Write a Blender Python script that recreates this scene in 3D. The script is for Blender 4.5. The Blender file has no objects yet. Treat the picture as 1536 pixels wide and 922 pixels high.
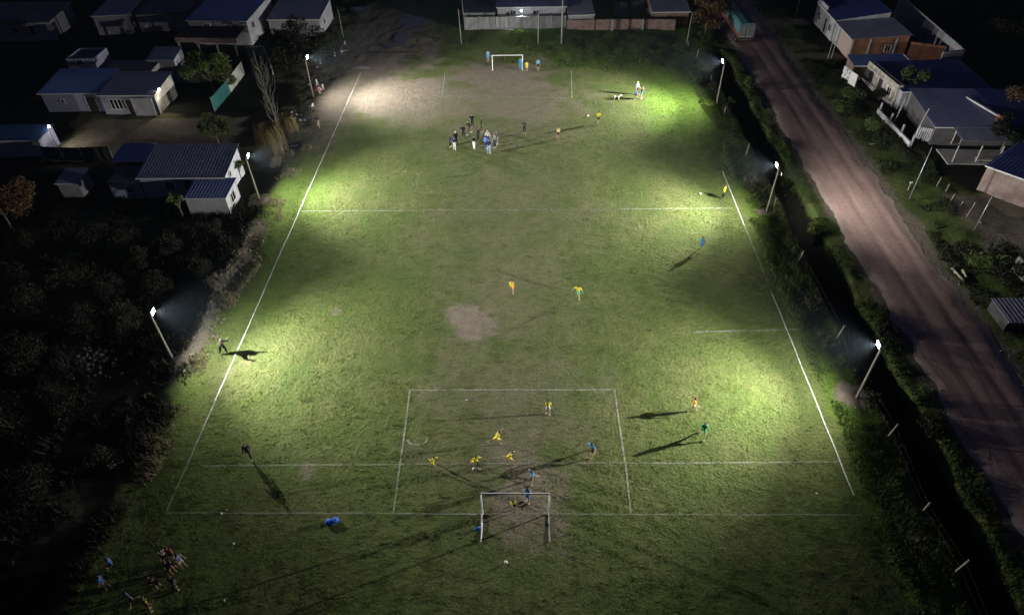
import bpy, bmesh, math, random
import numpy as np
from mathutils import Vector, Matrix
random.seed(7); RNG = np.random.default_rng(7)
SC = bpy.context.scene; COL = SC.collection
R = math.radians

# ------------------------------------------------------------------ camera
CAM_H, FPX = 42.0, 1033.0
PITCH, YAW, ROLL = R(41.62), R(-2.07), R(-1.564)
_f = Vector((math.sin(YAW)*math.cos(PITCH), math.cos(YAW)*math.cos(PITCH), -math.sin(PITCH)))
_r0 = Vector((math.cos(YAW), -math.sin(YAW), 0)); _u0 = _r0.cross(_f)
_r = _r0*math.cos(ROLL) + _u0*math.sin(ROLL); _u = _r.cross(_f)
cam = bpy.data.cameras.new('camera'); cam.sensor_width = 36; cam.lens = 36*FPX/1536
cam.clip_start = 0.5; cam.clip_end = 6000
camo = bpy.data.objects.new('camera', cam); COL.objects.link(camo)
camo.matrix_world = Matrix(((_r.x, _u.x, -_f.x, 0), (_r.y, _u.y, -_f.y, 0), (_r.z, _u.z, -_f.z, CAM_H), (0, 0, 0, 1)))
SC.camera = camo

# ------------------------------------------------------------------ sky (last dusk glow), exposure
W = bpy.data.worlds.new("World"); SC.world = W; W.use_nodes = True
_nt = W.node_tree; _bg = _nt.nodes['Background']
_sky = _nt.nodes.new('ShaderNodeTexSky'); _sky.sky_type = 'NISHITA'; _sky.sun_disc = False
_sky.sun_elevation = R(-1.2); _sky.sun_rotation = R(315)
_tint = _nt.nodes.new('ShaderNodeMix'); _tint.data_type = 'RGBA'; _tint.blend_type = 'MULTIPLY'
_tint.inputs[0].default_value = 1; _tint.inputs[7].default_value = (0.72, 0.79, 1.70, 1)
_nt.links.new(_sky.outputs[0], _tint.inputs[6]); _nt.links.new(_tint.outputs[2], _bg.inputs[0])
_bg.inputs[1].default_value = 0.044
SC.view_settings.view_transform = 'Standard'; SC.view_settings.look = 'None'
SC.view_settings.gamma = 1; SC.view_settings.exposure = 1.0
SC.cycles.use_denoising = True
SC.cycles.max_bounces = 5; SC.cycles.diffuse_bounces = 3; SC.cycles.transparent_max_bounces = 8
FLOOD_W = 31000.0          # one floodlight

# ------------------------------------------------------------------ helpers
def at(px, py, z=0.0):
    d = _f*FPX + _r*(px-768) - _u*(py-461)
    t = (z-CAM_H)/d.z
    return Vector((d.x*t, d.y*t, z))
def height_to(base, py):
    lo, hi = 0.05, 30
    for _ in range(40):
        m = (lo+hi)/2; d = Vector((base.x, base.y, base.z+m-CAM_H))
        y = 461 - FPX*d.dot(_u)/d.dot(_f)
        if y > py: lo = m
        else: hi = m
    return lo
def _hash(i, j, s):
    n = (i*374761393 + j*668265263 + s*974711) & 0x7fffffff
    n = ((n ^ (n >> 13))*1274126177) & 0x7fffffff
    return ((n ^ (n >> 16)) & 0xffff)/65535.0
def vnoise(x, y, s=0):
    x = np.asarray(x, float); y = np.asarray(y, float)
    i = np.floor(x).astype(np.int64); j = np.floor(y).astype(np.int64); fx = x-i; fy = y-j
    fx = fx*fx*(3-2*fx); fy = fy*fy*(3-2*fy)
    a = _hash(i, j, s); b = _hash(i+1, j, s); c = _hash(i, j+1, s); d = _hash(i+1, j+1, s)
    return (a*(1-fx)+b*fx)*(1-fy) + (c*(1-fx)+d*fx)*fy
def fbm(x, y, s=0, o=4):
    t = 0; a = .5; k = 1
    for q in range(o): t = t + a*vnoise(x*k, y*k, s+q*17); a *= .5; k *= 2.03
    return t
def sstep(a, b, v):
    t = np.clip((np.asarray(v, float)-a)/(b-a), 0, 1); return t*t*(3-2*t)
def tag(o, label=None, cat=None, group=None, kind=None):
    if label: o['label'] = label
    if cat: o['category'] = cat
    if group: o['group'] = group
    if kind: o['kind'] = kind
    return o
def thing(name, label, cat, loc=(0, 0, 0), rz=0, group=None):
    o = bpy.data.objects.new(name, None); COL.objects.link(o); o.empty_display_size = .2
    o.location = loc; o.rotation_euler = (0, 0, rz)
    return tag(o, label, cat, group)
def link(name, me, m=None, parent=None, mats=None):
    o = bpy.data.objects.new(name, me); COL.objects.link(o)
    if m is not None:
        if len(me.materials) == 0: me.materials.append(None)
        o.material_slots[0].link = 'OBJECT'; o.material_slots[0].material = m
    if parent is not None: o.parent = parent
    return o
class MB:
    def __init__(s): s.v = []; s.f = []
    def add(s, vs, fs):
        n = len(s.v); s.v += [tuple(p) for p in vs]; s.f += [tuple(i+n for i in f) for f in fs]; return s
    def box(s, c, d, rz=0, M=None):
        x, y, z = d[0]/2, d[1]/2, d[2]/2; cs, sn = math.cos(rz), math.sin(rz)
        P = []
        for a in (-1, 1):
            for b in (-1, 1):
                for e in (-1, 1):
                    p = Vector((a*x, b*y, e*z))
                    p = M @ p if M is not None else Vector((p.x*cs-p.y*sn, p.x*sn+p.y*cs, p.z))
                    P.append((p.x+c[0], p.y+c[1], p.z+c[2]))
        return s.add(P, [(0, 1, 3, 2), (4, 6, 7, 5), (0, 4, 5, 1), (2, 3, 7, 6), (0, 2, 6, 4), (1, 5, 7, 3)])
    def tube(s, pts, rad, n=8, cap=True):
        pts = [Vector(p) for p in pts]
        if not hasattr(rad, '__len__'): rad = [rad]*len(pts)
        V = []; F = []; ref = None
        for i, p in enumerate(pts):
            d = (pts[min(i+1, len(pts)-1)]-pts[max(i-1, 0)])
            d = d.normalized() if d.length > 1e-9 else Vector((0, 0, 1))
            if ref is None or abs(ref.dot(d)) > .95: ref = Vector((1, 0, 0)) if abs(d.x) < .8 else Vector((0, 1, 0))
            a = (ref - d*ref.dot(d)).normalized(); b = d.cross(a); ref = a
            for k in range(n):
                t = 2*math.pi*k/n; V.append(p+(a*math.cos(t)+b*math.sin(t))*rad[i])
        for i in range(len(pts)-1):
            for k in range(n):
                F.append((i*n+k, i*n+(k+1) % n, (i+1)*n+(k+1) % n, (i+1)*n+k))
        if cap: F.append(tuple(range(n))[::-1]); F.append(tuple((len(pts)-1)*n+k for k in range(n)))
        return s.add(V, F)
    def prism(s, poly, off):
        n = len(poly); poly = [Vector(p) for p in poly]; off = Vector(off)
        return s.add(poly+[p+off for p in poly], [tuple(range(n))[::-1], tuple(range(n, 2*n))]+[(i, (i+1) % n, n+(i+1) % n, n+i) for i in range(n)])
    def ball(s, c, r, nu=10, nv=6, sq=(1, 1, 1)):
        V = [(c[0], c[1], c[2]-r*sq[2])]; F = []
        for j in range(1, nv):
            t = math.pi*j/nv
            for i in range(nu):
                p = 2*math.pi*i/nu
                V.append((c[0]+r*sq[0]*math.sin(t)*math.cos(p), c[1]+r*sq[1]*math.sin(t)*math.sin(p), c[2]-r*sq[2]*math.cos(t)))
        V.append((c[0], c[1], c[2]+r*sq[2])); L = len(V)-1
        for i in range(nu):
            F.append((0, 1+(i+1) % nu, 1+i)); F.append((L, L-nu+i, L-nu+(i+1) % nu))
            for j in range(nv-2):
                a = 1+j*nu; F.append((a+i, a+(i+1) % nu, a+nu+(i+1) % nu, a+nu+i))
        return s.add(V, F)
    def torus(s, c, r, t, axis='x', n=18, m=6):
        V = []; F = []
        for i in range(n):
            a = 2*math.pi*i/n
            for j in range(m):
                b = 2*math.pi*j/m; q = r+t*math.cos(b); h = t*math.sin(b)
                p = (h, q*math.cos(a), q*math.sin(a)) if axis == 'x' else (q*math.cos(a), q*math.sin(a), h)
                V.append((c[0]+p[0], c[1]+p[1], c[2]+p[2]))
                F.append((i*m+j, ((i+1) % n)*m+j, ((i+1) % n)*m+(j+1) % m, i*m+(j+1) % m))
        return s.add(V, F)
    def mesh(s, name, smooth=False):
        me = bpy.data.meshes.new(name); me.from_pydata([tuple(p) for p in s.v], [], s.f); me.update()
        if smooth: me.polygons.foreach_set('use_smooth', [True]*len(me.polygons))
        return me
    def build(s, name, m=None, parent=None, smooth=False): return link(name, s.mesh(name, smooth), m, parent)
def npmesh(name, V, F, m=None, parent=None, attr=None, k=3):
    me = bpy.data.meshes.new(name); V = np.asarray(V, np.float32); F = np.asarray(F, np.int32)
    me.vertices.add(len(V)); me.vertices.foreach_set('co', V.ravel())
    me.loops.add(F.size); me.loops.foreach_set('vertex_index', F.ravel())
    me.polygons.add(len(F)); me.polygons.foreach_set('loop_start', np.arange(0, F.size, k, dtype=np.int32))
    me.update(calc_edges=True)
    for an, av in (attr or {}).items():
        a = me.attributes.new(an, 'FLOAT', 'POINT'); a.data.foreach_set('value', np.asarray(av, np.float32).ravel())
    return link(name, me, m, parent)

# ------------------------------------------------------------------ materials
class NT:
    def __init__(s, name):
        s.m = bpy.data.materials.new(name); s.m.use_nodes = True; s.t = s.m.node_tree
        s.b = s.t.nodes['Principled BSDF']; s.out = s.t.nodes['Material Output']
    def n(s, typ, **kw):
        n = s.t.nodes.new(typ)
        for k, v in kw.items(): setattr(n, k, v)
        return n
    def l(s, a, b): s.t.links.new(a, b)
    def coord(s, scale=(1, 1, 1), world=False):
        if world: c = s.n('ShaderNodeNewGeometry').outputs['Position']
        else: c = s.n('ShaderNodeTexCoord').outputs['Object']
        mp = s.n('ShaderNodeMapping'); mp.inputs['Scale'].default_value = scale; s.l(c, mp.inputs[0]); return mp.outputs[0]
    def noise(s, vec, scale, det=4, rough=.6):
        n = s.n('ShaderNodeTexNoise'); n.inputs['Scale'].default_value = scale; n.inputs['Detail'].default_value = det
        n.inputs['Roughness'].default_value = rough; s.l(vec, n.inputs['Vector']); return n.outputs['Fac']
    def ramp(s, v, a, b):
        n = s.n('ShaderNodeMapRange'); n.interpolation_type = 'SMOOTHSTEP'
        n.inputs[1].default_value = a; n.inputs[2].default_value = b; s.l(v, n.inputs[0]); return n.outputs[0]
    def mix(s, f, a, b, mode='MIX'):
        n = s.n('ShaderNodeMix', data_type='RGBA', blend_type=mode)
        for i, v in ((0, f), (6, a), (7, b)):
            if hasattr(v, 'is_output'): s.l(v, n.inputs[i])
            elif i == 0: n.inputs[0].default_value = v
            else: n.inputs[i].default_value = (*v, 1)
        return n.outputs[2]
    def math(s, op, a, b=0.0):
        n = s.n('ShaderNodeMath', operation=op)
        for i, v in ((0, a), (1, b)):
            if hasattr(v, 'is_output'): s.l(v, n.inputs[i])
            else: n.inputs[i].default_value = v
        return n.outputs[0]
    def attr(s, name): return s.n('ShaderNodeAttribute', attribute_name=name).outputs['Fac']
    def bump(s, h, dist, strength=1.0):
        n = s.n('ShaderNodeBump'); n.inputs['Strength'].default_value = strength; n.inputs['Distance'].default_value = dist
        s.l(h, n.inputs['Height']); s.l(n.outputs[0], s.b.inputs['Normal'])
    def col(s, c): s.l(c, s.b.inputs['Base Color'])
    def set(s, rough=.8, spec=.3, metal=0):
        s.b.inputs['Roughness'].default_value = rough; s.b.inputs['Specular IOR Level'].default_value = spec
        s.b.inputs['Metallic'].default_value = metal; return s
def mat(name, c, c2=None, scale=3.0, rough=.8, spec=.3, metal=0, bump=.0, stretch=(1, 1, 1), dirt=None, world=False):
    t = NT(name).set(rough, spec, metal); v = t.coord(stretch, world)
    c2 = c2 or tuple(x*.72 for x in c)
    f = t.ramp(t.noise(v, scale, 5, .65), .3, .7); cc = t.mix(f, c, c2)
    if dirt: cc = t.mix(t.ramp(t.noise(v, scale*.35, 6, .75), .5, .72), cc, dirt)
    t.col(cc)
    if bump: t.bump(t.noise(v, scale*6, 3), bump)
    return t.m
def emat(name, c, s):
    t = NT(name); t.b.inputs['Base Color'].default_value = (.8, .8, .8, 1)
    t.b.inputs['Emission Color'].default_value = (*c, 1); t.b.inputs['Emission Strength'].default_value = s; return t.m
_cc = {}
def cloth(c):
    k = tuple(round(x, 3) for x in c)
    if k not in _cc: _cc[k] = mat('cloth', c, tuple(x*.7 for x in c), 9, .85, .15, bump=.004)
    return _cc[k]
def leafmat(name, c, c2, trans=.25):
    t = NT(name).set(.65, .25); oi = t.n('ShaderNodeNewGeometry').outputs['Random Per Island']
    v = t.coord((1, 1, 1)); f = t.math('ADD', t.math('MULTIPLY', oi, .6), t.math('MULTIPLY', t.noise(v, .8, 3), .5))
    t.col(t.mix(t.ramp(f, .25, .85), c, c2))
    tr = t.n('ShaderNodeBsdfTranslucent'); tr.inputs[0].default_value = (*c2, 1); mx = t.n('ShaderNodeMixShader'); mx.inputs[0].default_value = trans
    t.l(t.b.outputs[0], mx.inputs[1]); t.l(tr.outputs[0], mx.inputs[2]); t.l(mx.outputs[0], t.out.inputs[0]); return t.m

# ------------------------------------------------------------------ pitch geometry (metres, from the white lines)
XL, XR, YG, YH, YF = -25.44, 22.4, 25.9, 63.24, 100.6
def dist_poly(X, Y, pts):
    d = np.full(np.shape(X), 1e9)
    for (ax, ay), (bx, by) in zip(pts[:-1], pts[1:]):
        vx, vy = bx-ax, by-ay; t = np.clip(((X-ax)*vx+(Y-ay)*vy)/(vx*vx+vy*vy+1e-9), 0, 1)
        d = np.minimum(d, np.hypot(X-ax-t*vx, Y-ay-t*vy))
    return d
def pxy(*ps): return [tuple(at(*p)[:2]) for p in ps]
def gz(X, Y):
    X = np.asarray(X, float); Y = np.asarray(Y, float)
    inside = sstep(-30, -26, X)*(1-sstep(23.5, 25.5, X))*sstep(16, 22, Y)*(1-sstep(103, 107, Y))
    z = (fbm(X*.35, Y*.35, 3, 3)-.45)*.10*inside + (fbm(X*.5, Y*.5, 5, 4)-.45)*.34*(1-inside)
    z = z + (fbm(X*1.5, Y*1.5, 9, 2)-.45)*(.07*inside+.12*(1-inside))
    w = fbm(Y*.25, Y*0+3, 11, 3)-.5                                        # wavering banks
    dd = np.abs(X-28.55-w*1.2)
    z = z - 1.5*(1-sstep(.35, 1.75, dd))*(1-sstep(103, 107, Y))                # drainage ditch beside the road
    rd = (1-sstep(4.4, 5.4, np.abs(X-36)))
    z = z*(1-rd) - .03*rd
    rb = np.exp(-((X+29.6-(fbm(Y*.3, Y*0, 21, 2)-.4)*2)/.75)**2)*sstep(40, 43, Y)*(1-sstep(60, 63, Y))
    z = z + rb*.38*fbm(X*1.2, Y*1.2, 31, 4)*1.6
    return z*(1-sstep(220, 300, np.hypot(X, Y-60)))
def gz1(x, y): return float(gz(np.array([x]), np.array([y]))[0])

PUDDLE = None
def masks(X, Y):
    n = fbm(X*.45, Y*.45, 41, 5); n2 = fbm(X*.12, Y*.12, 51, 4); n3 = fbm(X*1.9, Y*1.9, 47, 4)
    def blob(px, py, rx, ry, soft=.5, a=1.0):
        k = .9 if rx < 4 else 0
        c = at(px, py); d = np.hypot((X-c.x)/rx, (Y-c.y)/ry) + (n-.47)*1.3 + (n3-.47)*k
        return a*(1-sstep(1-soft, 1+soft, d))
    # worn turf (0) .. bare earth (1)
    bare = np.zeros_like(X)
    def mx(v):
        nonlocal bare; bare = np.maximum(bare, v)
    mx(blob(705, 480, 2.5, 2.3, .5, .85)); mx(blob(700, 500, 2.6, 2.6, .5, .45))
    mx(blob(785, 735, 3.2, 5.6, .6, .62)); mx(blob(765, 690, 5.5, 5.0, .6, .42))
    mx(blob(760, 112, 8, 7.5, .6, .8)); mx(blob(745, 150, 15, 9, .7, .62)); mx(blob(760, 190, 14, 12, .8, .42))
    mx(blob(570, 140, 10, 7, .6, .95)); mx(blob(500, 150, 5, 13, .7, .8)); mx(blob(520, 100, 9, 10, .7, .7)); mx(blob(650, 160, 10, 8, .7, .6))
    mx(blob(585, 55, 9, 20, .5, .9)); mx(blob(560, 95, 10, 8, .6, .75))
    mx(blob(768, 300, 13, 17, .9, .40)); mx(blob(765, 440, 9, 18, .9, .42)); mx(blob(765, 600, 9, 12, .9, .46))
    mx(blob(265, 540, 1.5, .9, .4, .9)); mx(blob(1278, 595, 1.3, 1.5, .3, 1.0)); mx(blob(1148, 318, .9, .8, .4, .7)); mx(blob(389, 300, 1, 1, .4, .7)); mx(blob(470, 148, 1.6, 1, .4, .8))
    mx(blob(458, 703, .7, 1.1, .4, .5)); mx(blob(504, 467, .45, .5, .3, .55))
    bare = np.maximum(bare, (.18*sstep(.54, .75, n2))*((X > XL-2) & (X < XR+2)))
    # drives and yards off the road, yard behind the houses
    def strip(y0, hw, x0, x1): return (1-sstep(hw*.6, hw*1.3, np.abs(Y-y0)+(n-.5)*1.5))*sstep(x0-.5, x0+.5, X)*(1-sstep(x1-1, x1+1, X))
    mx(.9*strip(104.5, 1.3, 38, 47.5)); mx(.85*strip(119, 1.6, 38, 47)); mx(.5*strip(108, .6, 38, 47))
    mx(.8*(1-sstep(0, 1.0, np.maximum(np.abs(X+49)-10, np.abs(Y-81)-4.6)+(n-.5)*2)))
    mx(.7*(1-sstep(0, 2.0, np.maximum(np.abs(X-55)-9, np.abs(Y-60)-5)+(n-.5)*2)))
    mx((1-sstep(4.0, 4.8, np.abs(X-36)+(n-.5)*1.6+(n3-.5)*1.2))*.8)
    ridge = np.exp(-((X+29.3+(n-.5)*2)/1.1)**2)*sstep(38, 41, Y)*(1-sstep(60, 64, Y)); mx(ridge*.7)
    mx(.4*(1-sstep(0, 6, np.maximum(np.abs(X+48)-22, np.abs(Y-75)-50)))*sstep(.45, .6, n2))
    lush = sstep(12, 20, X+(n-.5)*6)*(1-sstep(26, 31, X))*(.25+.75*sstep(72, 84, Y))
    lush = np.maximum(lush, sstep(22, 24.5, X+(n-.5)*3)*(1-sstep(26, 31, X)))
    lush = np.maximum(lush, sstep(98, 105, Y+(n-.5)*6)*sstep(-10, 6, X)*(X < 30))
    lush = np.maximum(lush, (1-sstep(-25, -20, X+(n-.5)*5))*sstep(40, 48, Y)*(1-sstep(72, 80, Y))*(X > -30)*.55)
    lush = np.maximum(lush, sstep(39, 41, X)*(1-sstep(46, 52, X))*.25)
    lush = np.maximum(lush, .35*(1-sstep(.42, .58, n2))*(1-sstep(72, 88, Y)))
    lush = lush*(1-bare*.9)
    chalk = blob(545, 101, 1.5, 1.0, .95, .55)
    # dark wet leaf-littered soil: ditch and left scrub; past the road, painted shade
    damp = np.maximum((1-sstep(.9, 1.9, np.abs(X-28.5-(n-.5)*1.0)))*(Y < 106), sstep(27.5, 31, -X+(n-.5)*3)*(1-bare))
    damp = np.maximum(damp, sstep(39.5, 47, X+(n-.5)*6-5*np.exp(-((Y-64)/11)**2))*(1-bare))  # shade painted into the soil colour outside the lamp-lit verge grass
    return bare, lush, chalk, damp, n
def axis(parts):
    o = [parts[0][0]]
    for a, b, s in parts:
        k = max(1, int(round((b-a)/s))); o += list(np.linspace(a, b, k+1)[1:])
    return np.array(o)
gx = axis([(-3000, -300, 450), (-300, -115, 30), (-115, -34, .9), (-34, 34, .3), (34, 66, .6), (66, 110, 2), (110, 300, 30), (300, 3000, 450)])
gy = axis([(-3000, -60, 600), (-60, 14, 12), (14, 104, .3), (104, 150, .9), (150, 300, 25), (300, 4000, 600)])
GX, GY = np.meshgrid(gx, gy); GZ = gz(GX, GY); BARE, LUSH, CHALK, DAMP_SHADE, _n = masks(GX, GY)
nx, ny = len(gx), len(gy); idx = np.arange(nx*ny).reshape(ny, nx)
gF = np.stack([idx[:-1, :-1], idx[:-1, 1:], idx[1:, 1:], idx[1:, :-1]], -1).reshape(-1, 4)
t = NT('ground').set(.95, .1); v = t.coord((1, 1, 1), True)
nf = t.noise(v, 1.1, 6, .7); nm = t.noise(v, .22, 4); nh = t.noise(v, 7.0, 4, .7)
grass = t.mix(t.ramp(nf, .3, .7), (.088, .112, .034), (.134, .146, .052))
grass = t.mix(t.ramp(nm, .35, .65), grass, (.080, .112, .030))
lushc = t.mix(t.ramp(nf, .3, .7), (.062, .125, .015), (.10, .155, .025))
earth = t.mix(t.ramp(nf, .3, .7), (.225, .187, .142), (.16, .138, .108))
damp_shade_c = t.mix(t.ramp(nf, .3, .7), (.007, .0075, .005), (.016, .0155, .0105))
jit = t.math('MULTIPLY', t.math('SUBTRACT', nf, .5), .55)
g = t.mix(t.ramp(t.math('ADD', t.attr('lush'), jit), .15, .85), grass, lushc)
g = t.mix(t.ramp(t.math('ADD', t.attr('damp'), jit), .3, .8), g, damp_shade_c)
g = t.mix(t.ramp(t.math('ADD', t.attr('bare'), jit), .18, .82), g, earth)
g = t.mix(t.ramp(t.math('ADD', t.attr('chalk'), jit), .35, .75), g, (.62, .62, .60))
g = t.mix(t.ramp(nh, .35, .75), g, t.mix(1.0, g, (.52, .52, .50), 'MULTIPLY'))
t.col(g); t.bump(t.math('ADD', t.math('MULTIPLY', t.noise(v, 3.2, 5, .7), 1.6), t.math('MULTIPLY', nf, 1.2)), .13, 1.0)
GROUND_M = t.m
go = npmesh('ground', np.stack([GX, GY, GZ], -1).reshape(-1, 3), gF, GROUND_M, None, dict(bare=BARE, lush=LUSH, chalk=CHALK, damp=DAMP_SHADE), 4)
go.data.polygons.foreach_set('use_smooth', [True]*len(go.data.polygons)); tag(go, kind='structure')

# ------------------------------------------------------------------ dirt road
ry = axis([(-200, 10, 10), (10, 130, .5), (130, 500, 20)]); ru = np.linspace(-1, 1, 25)
RYY, RUU = np.meshgrid(ry, ru, indexing='ij')
le = 31.9+(fbm(RYY*.35, RYY*0, 61, 5)-.47)*1.3+(fbm(RYY*2.2, RYY*0, 62, 3)-.45)*.5; re = 39.7+(fbm(RYY*.3, RYY*0+9, 63, 5)-.47)*1.6+(fbm(RYY*2.1, RYY*0, 64, 3)-.45)*.6
RXX = le+(re-le)*(RUU+1)/2
RZZ = .02+.05*(1-RUU**2)-.035*np.exp(-((np.abs(RXX-36.2)-1.1)/.32)**2)+(fbm(RXX*.8, RYY*.25, 65, 3)-.45)*.06-.08*np.clip((np.abs(RUU)-.7)/.3, 0, 1)
t = NT('road_dirt').set(.95, .12); v = t.coord((1, .10, 1), True); v2 = t.coord((1, 1, 1), True)
st = t.noise(v, 1.6, 5, .65); fn = t.noise(v2, 2.2, 6, .7); lg = t.noise(v2, .16, 3)
c = t.mix(t.ramp(st, .30, .68), (.37, .255, .215), (.275, .185, .16))
c = t.mix(t.ramp(fn, .45, .75), c, (.42, .31, .255)); c = t.mix(t.ramp(lg, .45, .65), c, (.28, .19, .17))
sh = t.attr('edge'); c = t.mix(t.ramp(t.math('ADD', sh, t.math('MULTIPLY', t.math('SUBTRACT', fn, .5), .6)), .35, .8), c, (.40, .32, .265))
t.col(c); t.bump(t.math('ADD', st, t.noise(v2, 9, 3)), .03, .7)
nxr, nyr = len(ru), len(ry); ii = np.arange(nxr*nyr).reshape(nyr, nxr)
rF = np.stack([ii[:-1, :-1], ii[:-1, 1:], ii[1:, 1:], ii[1:, :-1]], -1).reshape(-1, 4)
ro = npmesh('road', np.stack([RXX, RYY, RZZ], -1).reshape(-1, 3), rF, t.m, None, dict(edge=sstep(.55, 1, np.abs(RUU))), 4)
ro.data.polygons.foreach_set('use_smooth', [True]*len(ro.data.polygons)); tag(ro, kind='structure')

# ------------------------------------------------------------------ white lines of the pitch
def linemat(name, wear, op=1.0):
    t = NT(name).set(.9, .1); v = t.coord((1, 1, 1), True); n = t.noise(v, 2.6, 6, .75); n2 = t.noise(v, .35, 3)
    a = t.ramp(t.math('ADD', t.math('MULTIPLY', n, .75), t.math('MULTIPLY', n2, .35)), wear-.10, wear+.12)
    t.b.inputs['Base Color'].default_value = (.50, .50, .46, 1); t.l(t.math('MULTIPLY', a, op), t.b.inputs['Alpha']); return t.m
LM = [linemat('chalk_line', .44, .95), linemat('worn_chalk_line', .49, .42), linemat('faded_chalk_line', .49, .25)]
def line(pts, w, wear, name='pitch_line'):
    V = []; F = []
    for (ax, ay), (bx, by) in zip(pts[:-1], pts[1:]):
        L = math.hypot(bx-ax, by-ay); k = max(2, int(L/.3)); nx_, ny_ = -(by-ay)/L, (bx-ax)/L
        ts = np.linspace(0, 1, k+1); x = ax+(bx-ax)*ts; y = ay+(by-ay)*ts
        ww = w/2*(1+.5*(fbm(x*1.5, y*1.5, 71, 2)-.4)); o = (fbm(x*.2, y*.2, 73, 2)-.4)*.12
        n0 = len(V)
        for i in range(k+1):
            for sgn in (-1, 1):
                X_, Y_ = x[i]+nx_*(o[i]+sgn*ww[i]), y[i]+ny_*(o[i]+sgn*ww[i]); V.append((X_, Y_, gz1(X_, Y_)+.035))
        F += [(n0+2*i, n0+2*i+1, n0+2*i+3, n0+2*i+2) for i in range(k)]
    me = bpy.data.meshes.new(name); me.from_pydata(V, [], F); me.update(); tag(link(name, me, LM[wear]), kind='structure')
line([(XL, 36), (XL, 100.4)], .095, 0, 'touch_line'); line([(XL, 26), (XL, 36)], .12, 1, 'touch_line')
line([(XR, 27.5), (XR, 49)], .095, 0, 'touch_line'); line([(XR, 49), (XR, 60)], .12, 2, 'touch_line'); line([(XR, 60), (XR, 71)], .095, 0, 'touch_line')
line([(XL, YH), (XR-.6, YH)], .09, 1, 'halfway_line')
line(pxy((617, 585), (922, 584)), .12, 1, 'penalty_area_line'); line(pxy((922, 584), (940, 712), (946, 768)), .12, 1, 'penalty_area_line'); line(pxy((615, 584), (596, 728), (590, 772)), .12, 1, 'penalty_area_line')
line([(XL, YG), (-3.4, YG)], .12, 2, 'goal_line'); line([(-7.5, YG), (XR, YG+.05)], .10, 2, 'goal_line')
line(pxy((300, 698), (600, 696), (1255, 693)), .12, 2, 'goal_area_line'); line(pxy((1040, 498), (1215, 494)), .22, 2, 'old_pitch_line')
line(pxy((665, 145), (858, 147)), .16, 1, 'penalty_area_line'); line(pxy((858, 147), (857, 106)), .15, 1, 'penalty_area_line'); line(pxy((663, 144), (668, 108)), .16, 1, 'penalty_area_line')
line(pxy((545, 101), (580, 104)), .18, 1, 'goal_line'); line(pxy((700, 105), (738, 106)), .14, 2, 'goal_line')
_c = at(626, 659); line([(_c.x+.75*math.cos(a), _c.y+.5*math.sin(a)) for a in np.linspace(math.pi, 2*math.pi+.3, 9)], .12, 1, 'penalty_arc_mark')

# ------------------------------------------------------------------ puddles on the dirt track
pm = NT('puddle_water').set(.06, .5); pm.b.inputs['Base Color'].default_value = (.10, .10, .10, 1)
def puddle(px, py, rx, ry, s):
    c = at(px, py); P = []
    for k in range(28):
        a = 2*math.pi*k/28; q = 1+.55*(vnoise(np.array([math.cos(a)*1.6+s*7]), np.array([math.sin(a)*1.6]), s)[0]-.5)*2
        P.append((c.x+rx*q*math.cos(a), c.y+ry*q*math.sin(a)))
    zc = max(gz1(x, y) for x, y in P[::3]); zc = max(zc, gz1(c.x, c.y))*.5+.03
    me = bpy.data.meshes.new('puddle'); me.from_pydata([(x, y, zc) for x, y in P], [], [tuple(range(28))]); tag(link('puddle', me, pm.m), kind='structure')
puddle(615, 34, 2.3, 2.6, 1); puddle(601, 58, 1.1, 2.4, 2); puddle(540, 13, 1.8, 1.3, 3); puddle(590, 69, 1.6, .5, 4)

# ------------------------------------------------------------------ grass and weeds (real blades)
BLADE = leafmat('grass_blades', (.068, .102, .018), (.142, .158, .048), .3)
WEED = leafmat('weed_leaves', (.045, .085, .014), (.105, .135, .035), .3)
DRY = leafmat('dry_stalks', (.16, .14, .08), (.26, .22, .13), .2)
def blades(name, x, y, h, w, m, lean=.5, per=2):
    x = np.repeat(x, per); y = np.repeat(y, per); h = np.repeat(h, per); n = len(x)
    x = x+RNG.normal(0, .04, n); y = y+RNG.normal(0, .04, n); h = h*RNG.uniform(.5, 1.2, n)
    a = RNG.uniform(0, 2*np.pi, n); b = RNG.uniform(0, 2*np.pi, n); z = gz(x, y)-.01; ww = w*RNG.uniform(.6, 1.4, n)
    l = h*lean*RNG.uniform(0, 1, n)
    V = np.zeros((n, 3, 3)); V[:, 0] = np.stack([x-np.cos(a)*ww, y-np.sin(a)*ww, z], -1); V[:, 1] = np.stack([x+np.cos(a)*ww, y+np.sin(a)*ww, z], -1)
    V[:, 2] = np.stack([x+np.cos(b)*l, y+np.sin(b)*l, z+h], -1)
    return tag(npmesh(name, V.reshape(-1, 3), np.arange(3*n).reshape(-1, 3), m), kind='stuff')
def scatter(n, x0, x1, y0, y1): return RNG.uniform(x0, x1, n), RNG.uniform(y0, y1, n)
x, y = scatter(150000, -30, 27, 19, 108); b_, l_, c_, d_, n_ = masks(x, y)
keep = RNG.uniform(0, 1, len(x)) < (1-np.clip(b_*1.15, 0, .97))*np.clip(3.2*(fbm(x*2.1, y*2.1, 81, 3)-.30), .06, 1)*(d_ < .6)*np.where(y > 80, .6, 1)
x, y, l_ = x[keep], y[keep], l_[keep]
blades('pitch_grass', x, y, .05+.05*l_+.17*np.clip(fbm(x*2.6, y*2.6, 83, 2)-.30, 0, 1), .026, BLADE, .9, 4)
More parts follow.
